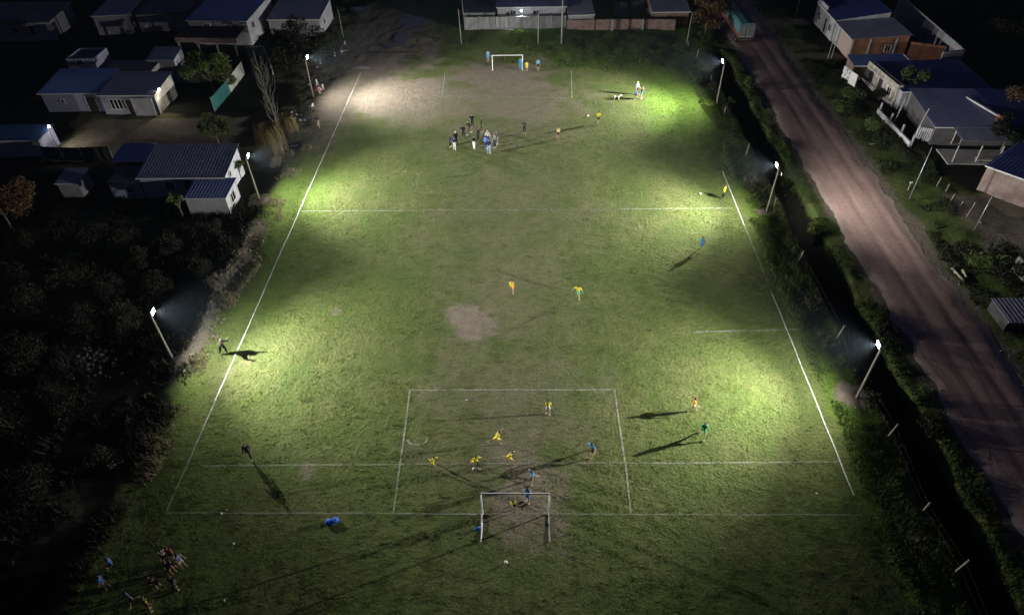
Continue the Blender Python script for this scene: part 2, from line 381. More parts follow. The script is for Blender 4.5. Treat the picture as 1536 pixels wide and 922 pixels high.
def weeds(name, n, x0, x1, y0, y1, h0, h1, w, m, thr=.42, s=91, sc=.35):
    x, y = scatter(n, x0, x1, y0, y1); wv = (y1-y0 < 20)*4+.6; y = y+(fbm(x*.25, y*0, s+3, 4)-.47)*wv*2+RNG.normal(0, wv*.22, n); x = x+(fbm(y*.3, x*0, s+5, 3)-.47)*1.6; q = fbm(x*sc, y*sc, s, 4); b, l, c, d, _ = masks(x, y)
    k = (q > thr)*(b < .55); x, y, q = x[k], y[k], q[k]
    blades(name, x, y, h0+(h1-h0)*np.clip((q-thr)*4, 0, 1), w, m, .9, 3)
weeds('fence_line_weeds', 26000, 23.4, 27.4, 14, 106, .08, .40, .03, WEED, .40)
weeds('ditch_bank_weeds', 16000, 29.4, 31.6, 14, 120, .10, .42, .04, WEED, .40, 95)
weeds('dry_weeds', 3500, 24.8, 27.6, 14, 104, .15, .55, .02, DRY, .47, 97)
weeds('tall_rough_grass', 30000, -4, 30, 102, 116.5, .08, .42, .035, WEED, .40, 99)
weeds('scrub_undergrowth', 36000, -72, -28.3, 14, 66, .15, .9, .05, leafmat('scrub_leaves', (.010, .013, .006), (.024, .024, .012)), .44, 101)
weeds('verge_weeds', 18000, 40, 47, 40, 106, .08, .45, .04, leafmat('dull_weed_leaves', (.022, .034, .009), (.05, .058, .02), .2), .45, 103)
weeds('rubbish_weeds', 9000, -31.5, -27.2, 28, 78, .12, .55, .03, DRY, .46, 105)
weeds('track_side_grass', 16000, -42, -12, 103, 135, .1, .45, .045, WEED, .50, 107)

# ------------------------------------------------------------------ floodlight poles
WOOD = mat('weathered_wood', (.30, .27, .22), (.20, .18, .15), 4, .9, bump=.01, stretch=(1, 1, .15))
CONC = mat('grey_concrete', (.36, .35, .33), (.26, .255, .24), 3, .9, bump=.01)
GALV = mat('grey_metal', (.35, .36, .37), (.27, .28, .29), 5, .45, .5, .6)
DARKM = mat('black_metal', (.025, .025, .028), (.04, .04, .04), 5, .5, .5)
WHITEP = mat('white_paint', (.74, .74, .72), (.62, .62, .60), 6, .6)
LENS = emat('lit_led_lens', (.93, .97, 1.0), 60)
LENS2 = emat('dim_led_lens', (1.0, .85, .68), 6)
def floodlight(base, top_py, lean, yaw, tilt, label, power, cone=100, second=None):
    b = at(*base); b.z = gz1(b.x, b.y); h = height_to(Vector((b.x, b.y, 0)), top_py)+.1
    t = thing('floodlight_pole', label, 'floodlight', b, 0, 'floodlight poles round the pitch')
    MB().tube([(0, 0, -.3), (lean[0]*.5, lean[1]*.5, h*.5), (lean[0], lean[1], h)], [.11, .095, .08], 10).build('pole', WOOD, t, True)
    def head(yaw, tilt, z, w, hh, lens, pw, cone, sx0=1.15):
        # frame: local +y is the beam
        M = Matrix.Translation((lean[0]*z/h, lean[1]*z/h, z)) @ Matrix.Rotation(yaw, 4, 'Z') @ Matrix.Rotation(-tilt, 4, 'X')
        hd = MB(); hd.box((0, .30, 0), (w, .09, hh))
        for k in range(7): hd.box(((k-3)*w/7.5, .225, 0), (.012, .06, hh*.8))
        hd = hd.build('lamp_head', DARKM, t); hd.matrix_local = M
        MB().box((0, .355, 0), (w*.9, .03, hh*.86)).build('lens', lens, hd)
        br = MB(); br.box((w/2+.02, .2, 0), (.02, .25, .05)); br.box((-w/2-.02, .2, 0), (.02, .25, .05)); br.box((0, .09, 0), (w+.06, .03, .05))
        br = br.build('bracket', GALV, t); br.matrix_local = M
        for k, (e_, cn, sx, tl) in enumerate(((pw, cone, sx0, 0), (pw*.19, 148, 1.1, R(15)))):   # throw optic and wide skirt optic of the same lamp
            L = bpy.data.lights.new('flood_lamp', 'SPOT'); L.energy = e_; L.spot_size = R(cn); L.spot_blend = 1; L.shadow_soft_size = .10; L.color = (1, .975, .93)
            lo = bpy.data.objects.new('flood_lamp', L); COL.objects.link(lo); lo.parent = t
            lo.matrix_local = M @ Matrix.Translation((0, .50, .02*k)) @ Matrix.Rotation(math.pi/2-tl, 4, 'X') @ Matrix.Diagonal((sx, 1, 1, 1))
    head(yaw, tilt, h-.15, .52, .44, LENS, power, cone)
    if second: head(*second)
    return t
floodlight((258.5, 537), 464, (.05, -.1), R(-90), R(6), 'wooden floodlight pole with lit lamp beside the dark photographer at the touch line', FLOOD_W)
floodlight((389, 298), 232, (-.15, .05), R(-88), R(6), 'wooden floodlight pole with lit lamp beside the white gabled house', FLOOD_W)
floodlight((470, 146), 86, (.0, .1), R(-94), R(4), 'wooden floodlight pole with lit lamp beside the motorcycles and the leafless tree', FLOOD_W*.9)
floodlight((1075, 155), 91, (.1, .1), R(92), R(6), 'wooden floodlight pole with lit lamp closest to the green truck', FLOOD_W*1.15)
floodlight((1150, 317), 247, (.12, .0), R(90), R(6), 'wooden floodlight pole with lit lamp near the end of the halfway line', FLOOD_W, 100,
           (R(-86), R(3), 4.55, .30, .24, LENS2, FLOOD_W*.20, 76, 2.5))
floodlight((1285, 596), 516, (.15, .05), R(88), R(6), 'wooden floodlight pole with lit lamp standing in a bare patch of pale earth', FLOOD_W)

# plain poles
def pole(name, base, top_py, r, m, label, cat, lean=(0, 0), group=None, extra=None):
    b = at(*base); b.z = gz1(b.x, b.y); h = height_to(Vector((b.x, b.y, 0)), top_py)
    t = thing(name, label, cat, b, 0, group)
    MB().tube([(0, 0, -.3), (lean[0], lean[1], h)], [r, r*.75], 9).build('shaft', m, t, True)
    if extra: extra(t, h)
    return t
def arm(t, h):
    MB().box((0, 0, h-.35), (1.3, .09, .09)).build('crossarm', WOOD, t)
    for s in (-.55, 0, .55): MB().tube([(s, 0, h-.31), (s, 0, h-.16)], [.035, .05], 8).build('insulator', WHITEP, t)
pole('utility_pole', (692, 66), 14, .09, WOOD, 'thin wooden pole standing at the pale end of the long concrete wall', 'pole', (-.1, 0))
pole('utility_pole', (697, 44), -8, .08, WOOD, 'leaning wooden pole right at the corner of the long concrete wall', 'pole', (-.2, .1))
pole('utility_pole', (807, 66), 17, .07, CONC, 'slim pale pole in front of the stained part of the concrete wall', 'pole', (.02, 0))
pole('utility_pole', (842, 67), -14, .11, CONC, 'tall pale pole between the concrete wall and the grey sheet roof', 'pole', (.05, 0), None, arm)
pole('utility_pole', (1030, 66), 19, .09, WOOD, 'leaning pole at the end of the overgrown lot by the brown tree', 'pole', (.2, .1))
pole('utility_pole', (515, 56), 14, .08, WOOD, 'thin wooden pole beside the muddy track and the grey gabled house', 'pole', (-.1, 0))
pole('utility_pole', (1192, 28), -22, .09, WOOD, 'wooden pole across the road from the green truck', 'pole', (.1, 0), None, arm)
pole('utility_pole', (1363.5, 299), 221, .06, GALV, 'thin pale steel pole on the lit grass beside the dirt road', 'pole', (.1, 0))
pole('utility_pole', (1461, 345), 291, .06, GALV, 'thin pale steel pole in front of the brick gable house', 'pole', (.1, 0))
def twin():
    b = at(1241, 90); b2 = at(1246, 90); h = height_to(Vector((b.x, b.y, 0)), 40)
    t = thing('gateway', 'twin pale posts of a tall gate before the white and brick house', 'gate frame', b)
    for i, q in enumerate((b, b2)): MB().tube([(q.x-b.x, q.y-b.y, -.2), (q.x-b.x+.1, q.y-b.y, h)], .06, 8).build('post', CONC, t)
    MB().tube([(.05, 0, h*.55), (b2.x-b.x+.05, b2.y-b.y, h*.55)], .035, 6).build('rail', CONC, t)
twin()
def wpost():
    b = at(1361.5, 285); t = thing('marker_post', 'short post with a white top on the lit verge grass', 'post', b)
    MB().tube([(0, 0, -.1), (.05, 0, .85)], .05, 8).build('shaft', WOOD, t); MB().box((.05, 0, .95), (.32, .06, .2)).build('plate', WHITEP, t)
wpost()

# fence along the ditch
RUST = mat('rusty_wire', (.06, .045, .035), (.04, .03, .025), 6, .8)
def fence(name, label, posts, m, wires, r=.06):
    b0 = at(*posts[0][:2]); t = thing(name, label, 'fence', (b0.x, b0.y, 0)); tops = []
    for (px, py, ty, lx) in posts:
        b = at(px, py); z = gz1(b.x, b.y); h = height_to(Vector((b.x, b.y, 0)), ty)
        p0 = Vector((b.x-b0.x, b.y-b0.y, z-.2)); p1 = p0+Vector((lx, 0, h+.2)); tops.append((p0, p1, h))
        MB().tube([p0, p1], [r, r*.85], 7).build('post', m, t)
    for k in wires:
        MB().tube([a.lerp(c, k) for a, c, _ in tops], .006, 4).build('wire', RUST, t)
fence('wire_fence', 'sagging wire fence on leaning posts between the pitch and the ditch',
      [(1032, 70, 62, 0), (1045, 88, 75, .1), (1066, 122, 112, 0), (1086, 170, 160, .1), (1118, 235, 215, .15), (1160, 312, 298, .05), (1197, 393, 376, .2), (1255, 507, 488, .25), (1330, 656, 636, .3), (1384, 766, 752, .1), (1431, 857, 838, .35), (1480, 960, 944, .1)], WOOD, (.45, .8))
fence('yard_fence', 'row of short weathered posts in the dark yard beside the lit verge',
      [(1405, 279, 265, .1), (1418.5, 287, 276, .05), (1426, 301, 290, .1), (1440, 309, 302, .1), (1449, 326, 304, .2)], WOOD, (.7,), .05)

# ------------------------------------------------------------------ goals
def goal(name, label, c, w, h, depth, rails):
    t = thing(name, label, 'goal', (c.x, c.y, gz1(c.x, c.y)))
    for s in (-1, 1):
        MB().tube([(s*w/2, 0, -.1), (s*w/2, 0, h)], .055, 10).build('post', WHITEP, t)
    MB().tube([(-w/2-.05, 0, h+.05), (w/2+.05, 0, h+.05)], .055, 10).build('crossbar', WHITEP, t)
    if rails:
        for s, m in ((-1, WHITEP), (1, GALV)):
            MB().tube([(s*w/2, -.06, .05), (s*w/2, -depth, .04)], .045, 8).build('side_rail', m, t)
            MB().tube([(s*w/2, -.05, h*.98), (s*w/2, -.45, h*.9), (s*w/2, -depth, .08)], .018, 6).build('stay', GALV, t)
    return t
goal('football_goal', 'white goal without a net in the dark near the crowded penalty area', (at(724, 771)+at(823, 769))/2, 4.55, 2.38, 2.1, True)
goal('football_goal', 'white goal without a net in front of the long concrete wall', (at(739, 106)+at(784, 106))/2, 4.5, 2.25, 0, False)

# ------------------------------------------------------------------ people
def fk(hl=5, hr=-5, kl=4, kr=4, sl=0, sr=0, al=10, ar=10, el=10, er=10, lean=2, sep=6, drop=0, head=5, twist=0):
    J = {}; s_, c_ = math.sin, math.cos
    up = Vector((0, -s_(R(lean)), c_(R(lean)))); P = Vector((0, 0, .93)); J['pel'] = P
    J['waist'] = P+up*.16; J['chest'] = P+up*.36; J['neck'] = P+up*.53
    hd = Vector((0, -s_(R(lean*.6+head)), c_(R(lean*.6+head))))
    J['chin'] = J['neck']+hd*.06; J['head'] = J['neck']+hd*.16+Vector((0, -.02, 0)); J['crown'] = J['neck']+hd*.265
    J['nose'] = J['head']+Vector((0, -.105, -.01))
    for n, sx, hf, kf, sf, ab, ef in (('l', 1, hl, kl, sl, al, el), ('r', -1, hr, kr, sr, ar, er)):
        H = P+Vector((sx*.085, 0, -.04)); J['hip'+n] = H; a = R(hf); so = s_(R(sep))*sx
        K = H+Vector((so*.45, -s_(a), -c_(a)))*.43; J['knee'+n] = K; b = R(hf-kf)
        A = K+Vector((so*.25, -s_(b), -c_(b)))*.42; J['ank'+n] = A; f = R(min(25, max(-60, (hf-kf)*.8)))
        J['heel'+n] = A+Vector((0, .05*c_(f), -.05)); J['toe'+n] = A+Vector((sx*.02, -.17*c_(f), -.055-.17*s_(-f)))
        S = J['neck']+Vector((sx*.175, 0, 0))-up*.05; J['sho'+n] = S; q = R(sf); w = R(ab)
        def dr(q, w): return Vector((sx*s_(w), -s_(q)*c_(w), -c_(q)*c_(w)))
        E = S+dr(q, w)*.28; J['elb'+n] = E; q2 = q+R(ef); w2 = w*.45
        Wd = dr(q2, w2); Wr = E+Wd*.25; J['wri'+n] = Wr; J['palm'+n] = Wr+Wd*.08
        side = Wd.cross(Vector((0, 1, .2))).normalized()
        for i in range(4):
            J['f%d%s' % (i, n)] = J['palm'+n]+side*(i-1.5)*.021+Wd*.012; J['g%d%s' % (i, n)] = J['f%d%s' % (i, n)]+Wd*(.062, .075, .08, .066)[i]*.9+Vector((0, -.015, 0))
        J['th'+n] = Wr+Wd*.035+side*.05; J['tt'+n] = J['th'+n]+Wd*.05+side*.012
    lo = min(J[k].z for k in ('toel', 'toer', 'heell', 'heelr'))-.03
    for k in J: J[k] = J[k]-Vector((0, 0, lo))
    return J
def skin(name, J, chain, root):
    names = []; E = []; rad = {}
    for ch in chain:
        prev = None
        for k, r in ch:
            if k not in names: names.append(k)
            if r is not None: rad[k] = r if hasattr(r, '__len__') else (r, r)
            if prev: E.append((names.index(prev), names.index(k)))
            prev = k
    me = bpy.data.meshes.new(name); me.from_pydata([J[k] for k in names], E, [])
    o = bpy.data.objects.new(name, me); COL.objects.link(o); m = o.modifiers.new('s', 'SKIN'); m.use_smooth_shade = True
    sv = me.skin_vertices[0].data
    for i, k in enumerate(names): sv[i].radius = rad[k]; sv[i].use_root = (k == root)
    o.modifiers.new('d', 'SUBSURF').levels = 1; o.modifiers['d'].render_levels = 1
    dg = bpy.context.evaluated_depsgraph_get(); out = bpy.data.meshes.new_from_object(o.evaluated_get(dg)); out.name = name
    bpy.data.objects.remove(o); return out
def skins(J):
    D = {}; body = [[('pel', (.13, .10)), ('waist', (.115, .09)), ('chest', (.145, .10)), ('neck', .055), ('chin', .06), ('head', (.082, .10)), ('crown', .06)], [('head', None), ('nose', .018)]]
    for n in 'lr':
        body.append([('pel', None), ('hip'+n, .085), ('knee'+n, .058), ('ank'+n, .042), ('toe'+n, .03)])
        body.append([('chest', None), ('sho'+n, .062), ('elb'+n, .043), ('wri'+n, .028), ('palm'+n, (.036, .018))])
        for i in range(4): body.append([('palm'+n, None), ('f%d%s' % (i, n), .009), ('g%d%s' % (i, n), .0075)])
        body.append([('wri'+n, None), ('th'+n, .011), ('tt'+n, .009)])
    D['body'] = skin('body', J, body, 'pel')
    JJ = dict(J); JJ['hem'] = J['pel'].lerp(J['waist'], -.25); JJ['coll'] = J['neck'].lerp(J['chest'], .2)
    for n in 'lr':
        JJ['slv'+n] = J['sho'+n].lerp(J['elb'+n], .75); JJ['sht'+n] = J['hip'+n].lerp(J['knee'+n], .8); JJ['cuf'+n] = J['wri'+n].lerp(J['elb'+n], .08); JJ['tro'+n] = J['ank'+n].lerp(J['knee'+n], .02)
    tor = [[('hem', (.155, .125)), ('waist', (.145, .118)), ('chest', (.17, .125)), ('coll', .075)]]
    D['shirt'] = skin('shirt', JJ, tor+[[('chest', None), ('sho'+n, .082), ('slv'+n, .072)] for n in 'lr'], 'waist')
    D['jacket'] = skin('jacket', JJ, tor+[[('chest', None), ('sho'+n, .088), ('elb'+n, .068), ('cuf'+n, .05)] for n in 'lr'], 'waist')
    D['shorts'] = skin('shorts', JJ, [[('waist', (.125, .10)), ('pel', (.15, .12))]]+[[('pel', None), ('hip'+n, .105), ('sht'+n, .095)] for n in 'lr'], 'pel')
    D['trousers'] = skin('trousers', JJ, [[('waist', (.125, .10)), ('pel', (.15, .12))]]+[[('pel', None), ('hip'+n, .10), ('knee'+n, .075), ('tro'+n, .062)] for n in 'lr'], 'pel')
    for n in 'lr': D['shoe'+n] = skin('shoe', JJ, [[('ank'+n, .05), ('heel'+n, .045), ('toe'+n, .042)]], 'ank'+n)
    JJ['h0'] = J['head']+Vector((0, .035, .015)); JJ['h1'] = J['crown']+Vector((0, .005, .01)); JJ['h2'] = J['head']+Vector((0, .05, -.06))
    D['hair'] = skin('hair', JJ, [[('h2', .06), ('h0', (.092, .085)), ('h1', .082)]], 'h0')
    return D
POSES = {k: skins(fk(**v)) for k, v in dict(
    stand=dict(), easy=dict(hl=8, hr=-4, al=14, ar=8, el=35, er=20, sl=8), cross=dict(sl=28, sr=28, el=85, er=85, al=18, ar=18, sep=4),
    walk=dict(hl=26, hr=-22, kl=8, kr=20, sl=-24, sr=24, el=20, er=25, lean=5),
    run=dict(hl=52, hr=-30, kl=55, kr=55, sl=-42, sr=45, el=85, er=85, lean=14),
    sprint=dict(hl=-38, hr=62, kl=40, kr=75, sl=60, sr=-55, el=80, er=70, lean=24, al=25, ar=25),
    lunge=dict(hl=48, hr=-35, kl=60, kr=15, sl=35, sr=-20, al=55, ar=60, el=30, er=35, lean=18, sep=14),
    bend=dict(hl=45, hr=40, kl=50, kr=48, sl=45, sr=50, el=30, er=30, lean=62, sep=10),
    photo=dict(hl=14, hr=-10, kl=20, kr=10, sl=75, sr=75, el=95, er=95, al=14, ar=14, lean=22, sep=12),
    sit=dict(hl=88, hr=82, kl=88, kr=75, sl=35, sr=30, el=40, er=45, lean=8, sep=10),
    crouch=dict(hl=100, hr=60, kl=125, kr=110, sl=40, sr=45, el=40, er=40, lean=30, sep=8)).items()}
SKINM = [mat('skin', c, tuple(x*.85 for x in c), 6, .55, .35) for c in ((.42, .26, .18), (.33, .19, .125), (.22, .125, .08))]
HAIRM = [mat('hair', (.018, .014, .012), (.03, .022, .018), 20, .6), mat('brown_hair', (.06, .035, .02), (.04, .025, .015), 20, .6), mat('fair_hair', (.55, .45, .25), (.45, .36, .2), 20, .6), mat('grey_hair', (.35, .34, .33), (.25, .25, .25), 20, .6)]
YEL, BLU, SKY, BLK, NAV, GRY, WHT, GRN, RED, ORA, DGR, JEAN, OLV = (.70, .63, .03), (.05, .17, .50), (.06, .29, .55), (.012, .012, .014), (.016, .022, .055), (.16, .17, .18), (.72, .72, .70), (.02, .34, .15), (.45, .05, .06), (.72, .34, .03), (.045, .045, .05), (.26, .34, .50), (.05, .052, .02)
def person(label, px, py, pose='stand', rz=0, top=BLK, bot=BLK, shoes=WHT, long=True, sc=1.0, group=None, sk=1, hair=0, trousers=None, z=0, cat='person'):
    p = at(px, py); D = POSES[pose]; tr = long if trousers is None else trousers
    t = thing('person', label, cat, (p.x, p.y, gz1(p.x, p.y)+.02+z), R(rz), group); t.scale = (sc, sc, sc)
    link('body', D['body'], SKINM[sk], t); link('hair', D['hair'], HAIRM[hair], t)
    link('jacket' if long else 'shirt', D['jacket' if long else 'shirt'], cloth(top), t)
    link('trousers' if tr else 'shorts', D['trousers' if tr else 'shorts'], cloth(bot), t)
    for n in 'lr': link('shoe', D['shoe'+n], cloth(shoes), t)
    return t
PL = 'players on the pitch'
# attack at the near goal
person('yellow shirted player running at the top of the penalty area scramble', 745, 665, 'sprint', 100, YEL, YEL, WHT, False, .95, PL)
person('yellow shirted player running on the penalty area\'s faded line beside its corner', 650, 700, 'sprint', 50, YEL, YEL, BLK, False, .95, PL, 2)
person('yellow shirted player about to kick the white ball', 714, 700, 'lunge', 30, YEL, YEL, WHT, False, .95, PL)
person('yellow shirted player striding on the bare ground closest above the running blue player', 764, 693, 'sprint', 70, YEL, YEL, BLK, False, .95, PL)
person('light blue shirted player walking apart from the scramble near the box side line', 888, 682, 'lunge', -40, SKY, BLK, RED, False, .98, PL)
person('light blue shirted player lunging in front of the goal mouth', 800, 723, 'lunge', -60, SKY, BLK, WHT, False, .98, PL)
person('light blue shirted player standing under the near crossbar', 791, 754, 'easy', 160, SKY, BLU, WHT, False, 1.0, PL)
person('small yellow shirted child standing in the near goal mouth', 770, 763, 'run', 20, YEL, BLK, BLK, False, .80, PL)
person('child in yellow shirt and white shorts at the top edge of the near box', 822, 621, 'stand', 10, YEL, WHT, WHT, False, .92, PL, 1)
person('orange yellow shirted player walking outside the near box', 1038, 617, 'walk', 80, ORA, (.5, .42, .2), BLK, False, .95, PL)
person('player in a green jersey walking outside the near box', 1053, 655, 'walk', -10, GRN, GRN, WHT, False, 1.0, PL)
person('dark dressed referee walking in the near left part of the pitch', 375, 686, 'walk', 20, BLK, BLK, WHT, True, 1.0, 'people in dark clothes around the pitch')
person('dark dressed person filming with raised arms on the touch line', 337, 531, 'photo', 60, BLK, BLK, BLK, True, 1.15, 'people in dark clothes around the pitch', 2).scale = (1.4, 1.4, 1.12)
# midfield
person('orange shorted player in yellow at the centre of the pitch above the bare patch', 768, 437, 'run', 0, YEL, ORA, WHT, False, .95, PL)
person('yellow shirted player in green and white stepping out at centre', 867, 446, 'lunge', -15, YEL, GRN, WHT, False, .95, PL)
person('light blue shirted player walking near the end of the halfway line', 1051, 376, 'walk', -30, SKY, BLU, ORA, False, 1.0, PL)
person('person in a bright yellow top by the touch line beside a ball', 1084, 298, 'stand', 60, YEL, BLK, BLK, True, 1.0, PL)
person('small yellow shirted child with dark shorts right of the dark crowd', 837, 208.5, 'easy', -20, (.55, .5, .18), BLK, BLK, False, .9, PL)
person('yellow shirted player with a long shadow close to a white ball', 897, 186, 'walk', -30, YEL, BLK, BLK, False, 1.0, PL)
person('person in dark hooded jacket standing alone right of the crowd', 786.5, 200.5, 'stand', 180, DGR, BLK, WHT, True, 1.05, 'people in dark clothes around the pitch')
# far goal and far right
person('light blue shirted player behind the far goal', 732.5, 93, 'easy', 0, SKY, SKY, WHT, False, 1.0, PL)
person('light blue shirted goalkeeper standing at the far post', 781, 104.5, 'stand', 0, SKY, SKY, WHT, True, 1.05, PL)
person('small yellow shirted child beside the far goal post', 790, 107, 'easy', 15, YEL, YEL, BLK, False, .85, PL)
person('light blue shirted player with dark shorts outside the far goal', 807, 107, 'stand', 0, SKY, BLK, BLK, False, 1.05, PL)
person('fair haired player in blue standing behind the crouching player', 954.5, 142.5, 'easy', 30, (.16, .24, .42), NAV, WHT, False, 1.05, PL, 0, 2)
person('player in blue crouching on the bright far corner grass', 951.5, 149, 'crouch', 60, BLU, NAV, WHT, False, 1.0, PL)
person('player in dark blue standing right of the crouching player', 961.5, 148.8, 'cross', 90, NAV, BLU, WHT, False, 1.0, PL, 0)
# crowd in the centre circle of the far half
G = 'crowd in dark clothes on the pitch'
for lab, px, py, po, rz, to, bo, sh, sc, hr in (
    ('dark dressed person with yellow shoes at the left end of the crowd', 676, 220.6, 'stand', 90, NAV, BLK, YEL, 1.05, 0),
    ('person in navy jacket and pale trousers at the left end of the crowd', 682, 225.3, 'easy', 170, NAV, (.5, .5, .47), WHT, 1.05, 0),
    ('dark dressed person half hidden behind the navy jacket and pale trousers', 684.5, 217.5, 'stand', 200, BLK, BLK, BLK, 1.03, 3),
    ('slim person all in black left of the walking one', 695.5, 207, 'stand', 180, BLK, BLK, BLK, 1.03, 0),
    ('dark dressed person striding in bright white shoes', 704, 201.5, 'walk', -50, BLK, DGR, WHT, 1.1, 0),
    ('broad dark dressed person farthest back in the crowd', 709, 192, 'cross', 0, BLK, BLK, DGR, 1.1, 0),
    ('person in dark olive clothes standing at the back of the crowd', 722.7, 195.5, 'stand', 100, OLV, OLV, BLK, 1.05, 0),
    ('dark dressed person right behind the one in white trousers', 717.5, 212, 'cross', 90, BLK, BLK, BLK, 1.05, 0),
    ('person in black top and white trousers in the crowd', 711.3, 223.5, 'stand', 150, BLK, WHT, WHT, 1.03, 0),
    ('person in grey jacket beside the black one in the crowd', 725, 213.5, 'easy', 120, GRY, GRY, BLK, 1.0, 1),
    ('person in pale grey top in the thick of the crowd', 731.5, 216, 'stand', 20, (.38, .38, .38), NAV, WHT, 1.05, 3),
    ('person in blue holding something white in the crowd', 729.5, 224, 'easy', 160, BLU, NAV, WHT, 1.0, 0),
    ('person in navy jacket and light blue jeans closest to the halfway line', 733.5, 230.5, 'stand', 180, NAV, JEAN, WHT, 1.12, 0),
    ('person in grey tracksuit right of the light blue jeans', 738, 222.5, 'stand', -140, GRY, (.22, .24, .27), WHT, 1.1, 1),
    ('dark haired person in black trousers at the right end of the crowd', 742.3, 222, 'cross', -90, (.22, .22, .22), BLK, WHT, 1.12, 0),
    ('person in grey partly hidden at the right edge of the crowd', 746.5, 216.5, 'easy', -60, DGR, GRY, WHT, 1.0, 0)):
    q = person(lab, px, py, po, rz, to, bo, sh, True, sc, G, random.choice((0, 1)), hr)
    if 'something white' in lab: MB().ball((-.27, -.2, .85), .11, 8, 6).build('white_bundle', WHITEP, q, True)
# spectators on the far left
S = 'spectators by the muddy track'
for lab, px, py, po, rz, to, bo, sh, sc, z in (
    ('spectator in pink and red beside the far floodlight pole', 483, 142, 'crouch', -70, (.62, .28, .28), (.55, .4, .4), WHT, 1.0, 0),
    ('spectator with bright white trousers behind the red one', 476, 129, 'stand', -90, BLK, WHT, WHT, 1.0, 0),
    ('dark spectator close to the far floodlight pole foot', 463.5, 128, 'cross', -60, DGR, BLK, WHT, 1.0, 0),
    ('spectator in pale trousers standing behind the pink one', 485, 136, 'stand', -100, BLK, (.55, .53, .5), BLK, 1.0, 0),
    ('boy in light trousers walking from the motorcycles onto the pitch', 478, 190.5, 'walk', 10, DGR, (.5, .42, .34), WHT, .92, 0),
    ('grey dressed spectator under the lit lamp', 481, 96, 'stand', -80, GRY, GRY, WHT, 1.0, 0),
    ('grey dressed spectator beside the other grey one under the lamp', 476.5, 102, 'easy', -80, (.22, .22, .23), DGR, WHT, 1.0, 0),
    ('dark spectator crouching at the edge of the muddy track', 504.5, 86, 'crouch', -60, BLK, GRY, WHT, 1.0, 0),
    ('dark spectator standing in the group on the muddy track', 514.5, 79, 'cross', -70, BLK, DGR, WHT, 1.0, 0),
    ('spectator with pale sleeves in the group on the muddy track', 519.5, 77, 'easy', -90, (.3, .28, .28), BLK, WHT, 1.0, 0)):
    person(lab, px, py, po, rz, to, bo, sh, True, sc, S)
# team resting in the dark by the near left corner
B = 'team resting in the dark'
for lab, px, py, po, rz, to, bo, sh in (
    ('person in blue sitting farthest from the pitch corner in the dark', 172, 850, 'sit', -60, BLU, NAV, WHT),
    ('person in blue standing in the dark near the sitting blue one', 162, 882, 'stand', -80, BLU, (.3, .32, .4), WHT),
    ('person in dull blue walking along the dark bottom edge', 202, 905, 'walk', -40, (.05, .10, .25), BLK, WHT),
    ('person in a yellow jersey in the dark at the bottom edge', 227, 916, 'easy', 160, YEL, RED, WHT),
    ('person in red standing behind the white ones in the dark', 262, 840, 'stand', 0, RED, BLK, BLK),
    ('person in white shirt sitting in the dark group', 249, 838, 'sit', 40, WHT, BLK, WHT),
    ('person in white socks bending in the middle of the dark group', 257, 856, 'bend', 60, BLK, BLK, WHT),
    ('person in blue and white right of the dark group', 276, 850, 'easy', 70, (.14, .22, .5), WHT, WHT),
    ('person in black with white shoes lowest in the dark group', 244, 880, 'bend', -90, BLK, BLK, WHT),
    ('person in black facing the white shirts in the dark group', 266, 884, 'easy', 180, DGR, GRY, WHT)):
    person(lab, px, py, po, rz, tuple(c*.5 for c in to), tuple(c*.4 for c in bo), tuple(c*.5 for c in sh), False, .92, B, trousers=False, sk=2)  # clothing colours darkened to paint in the shade of the unlit corner

# ------------------------------------------------------------------ small things on the pitch
BALLM = NT('ball_leather').set(.5, .4)
_vo = BALLM.n('ShaderNodeTexVoronoi'); _vo.inputs['Scale'].default_value = 9; BALLM.l(BALLM.coord(), _vo.inputs['Vector'])
BALLM.col(BALLM.mix(BALLM.ramp(_vo.outputs['Distance'], .18, .24), (.05, .05, .05), (.78, .78, .76)))
def ball(label, px, py):
    p = at(px, py); o = MB().ball((0, 0, 0), .115, 16, 10).build('football', BALLM.m, None, True)
    o.location = (p.x, p.y, gz1(p.x, p.y)+.115); tag(o, label, 'ball', 'footballs')
ball('white football at the foot of the kicking yellow player', 711, 704); ball('white football lying behind the near goal', 759, 844)
ball('white football lying by the bright yellow top near halfway', 1050.5, 292); ball('white football left of the yellow player with a long shadow', 882, 174.5)
def bundle(label, px, py, L, c, cat, rings):
    p = at(px, py); t = thing('sports_bag', label, cat, (p.x, p.y, gz1(p.x, p.y)), .2)
    m = MB(); m.ball((-L*.22, 0, .13), .30*L, 14, 8, (1, .8, .55)); m.ball((L*.25, .03, .15), .28*L, 14, 8, (1, .85, .6)); m.ball((0, -.08*L, .10), .26*L, 12, 7, (1.2, .8, .45))
    m.build('sack', cloth(c), t, True)
    for k in range(rings): MB().torus((L*(.27-.5*k), .02, .26-.03*k), .15*L, .025*L, 'z', 16, 6).build('strap', WHITEP if k else cloth((.25, .45, .85)), t, True)
bundle('bright blue bag with pale straps lying behind the near goal line', 498, 783, .95, (.02, .13, .62), 'bag', 2)
bundle('small blue bag lying at the foot of the near goal\'s rail', 717, 794, .5, (.03, .12, .36), 'bag', 1)
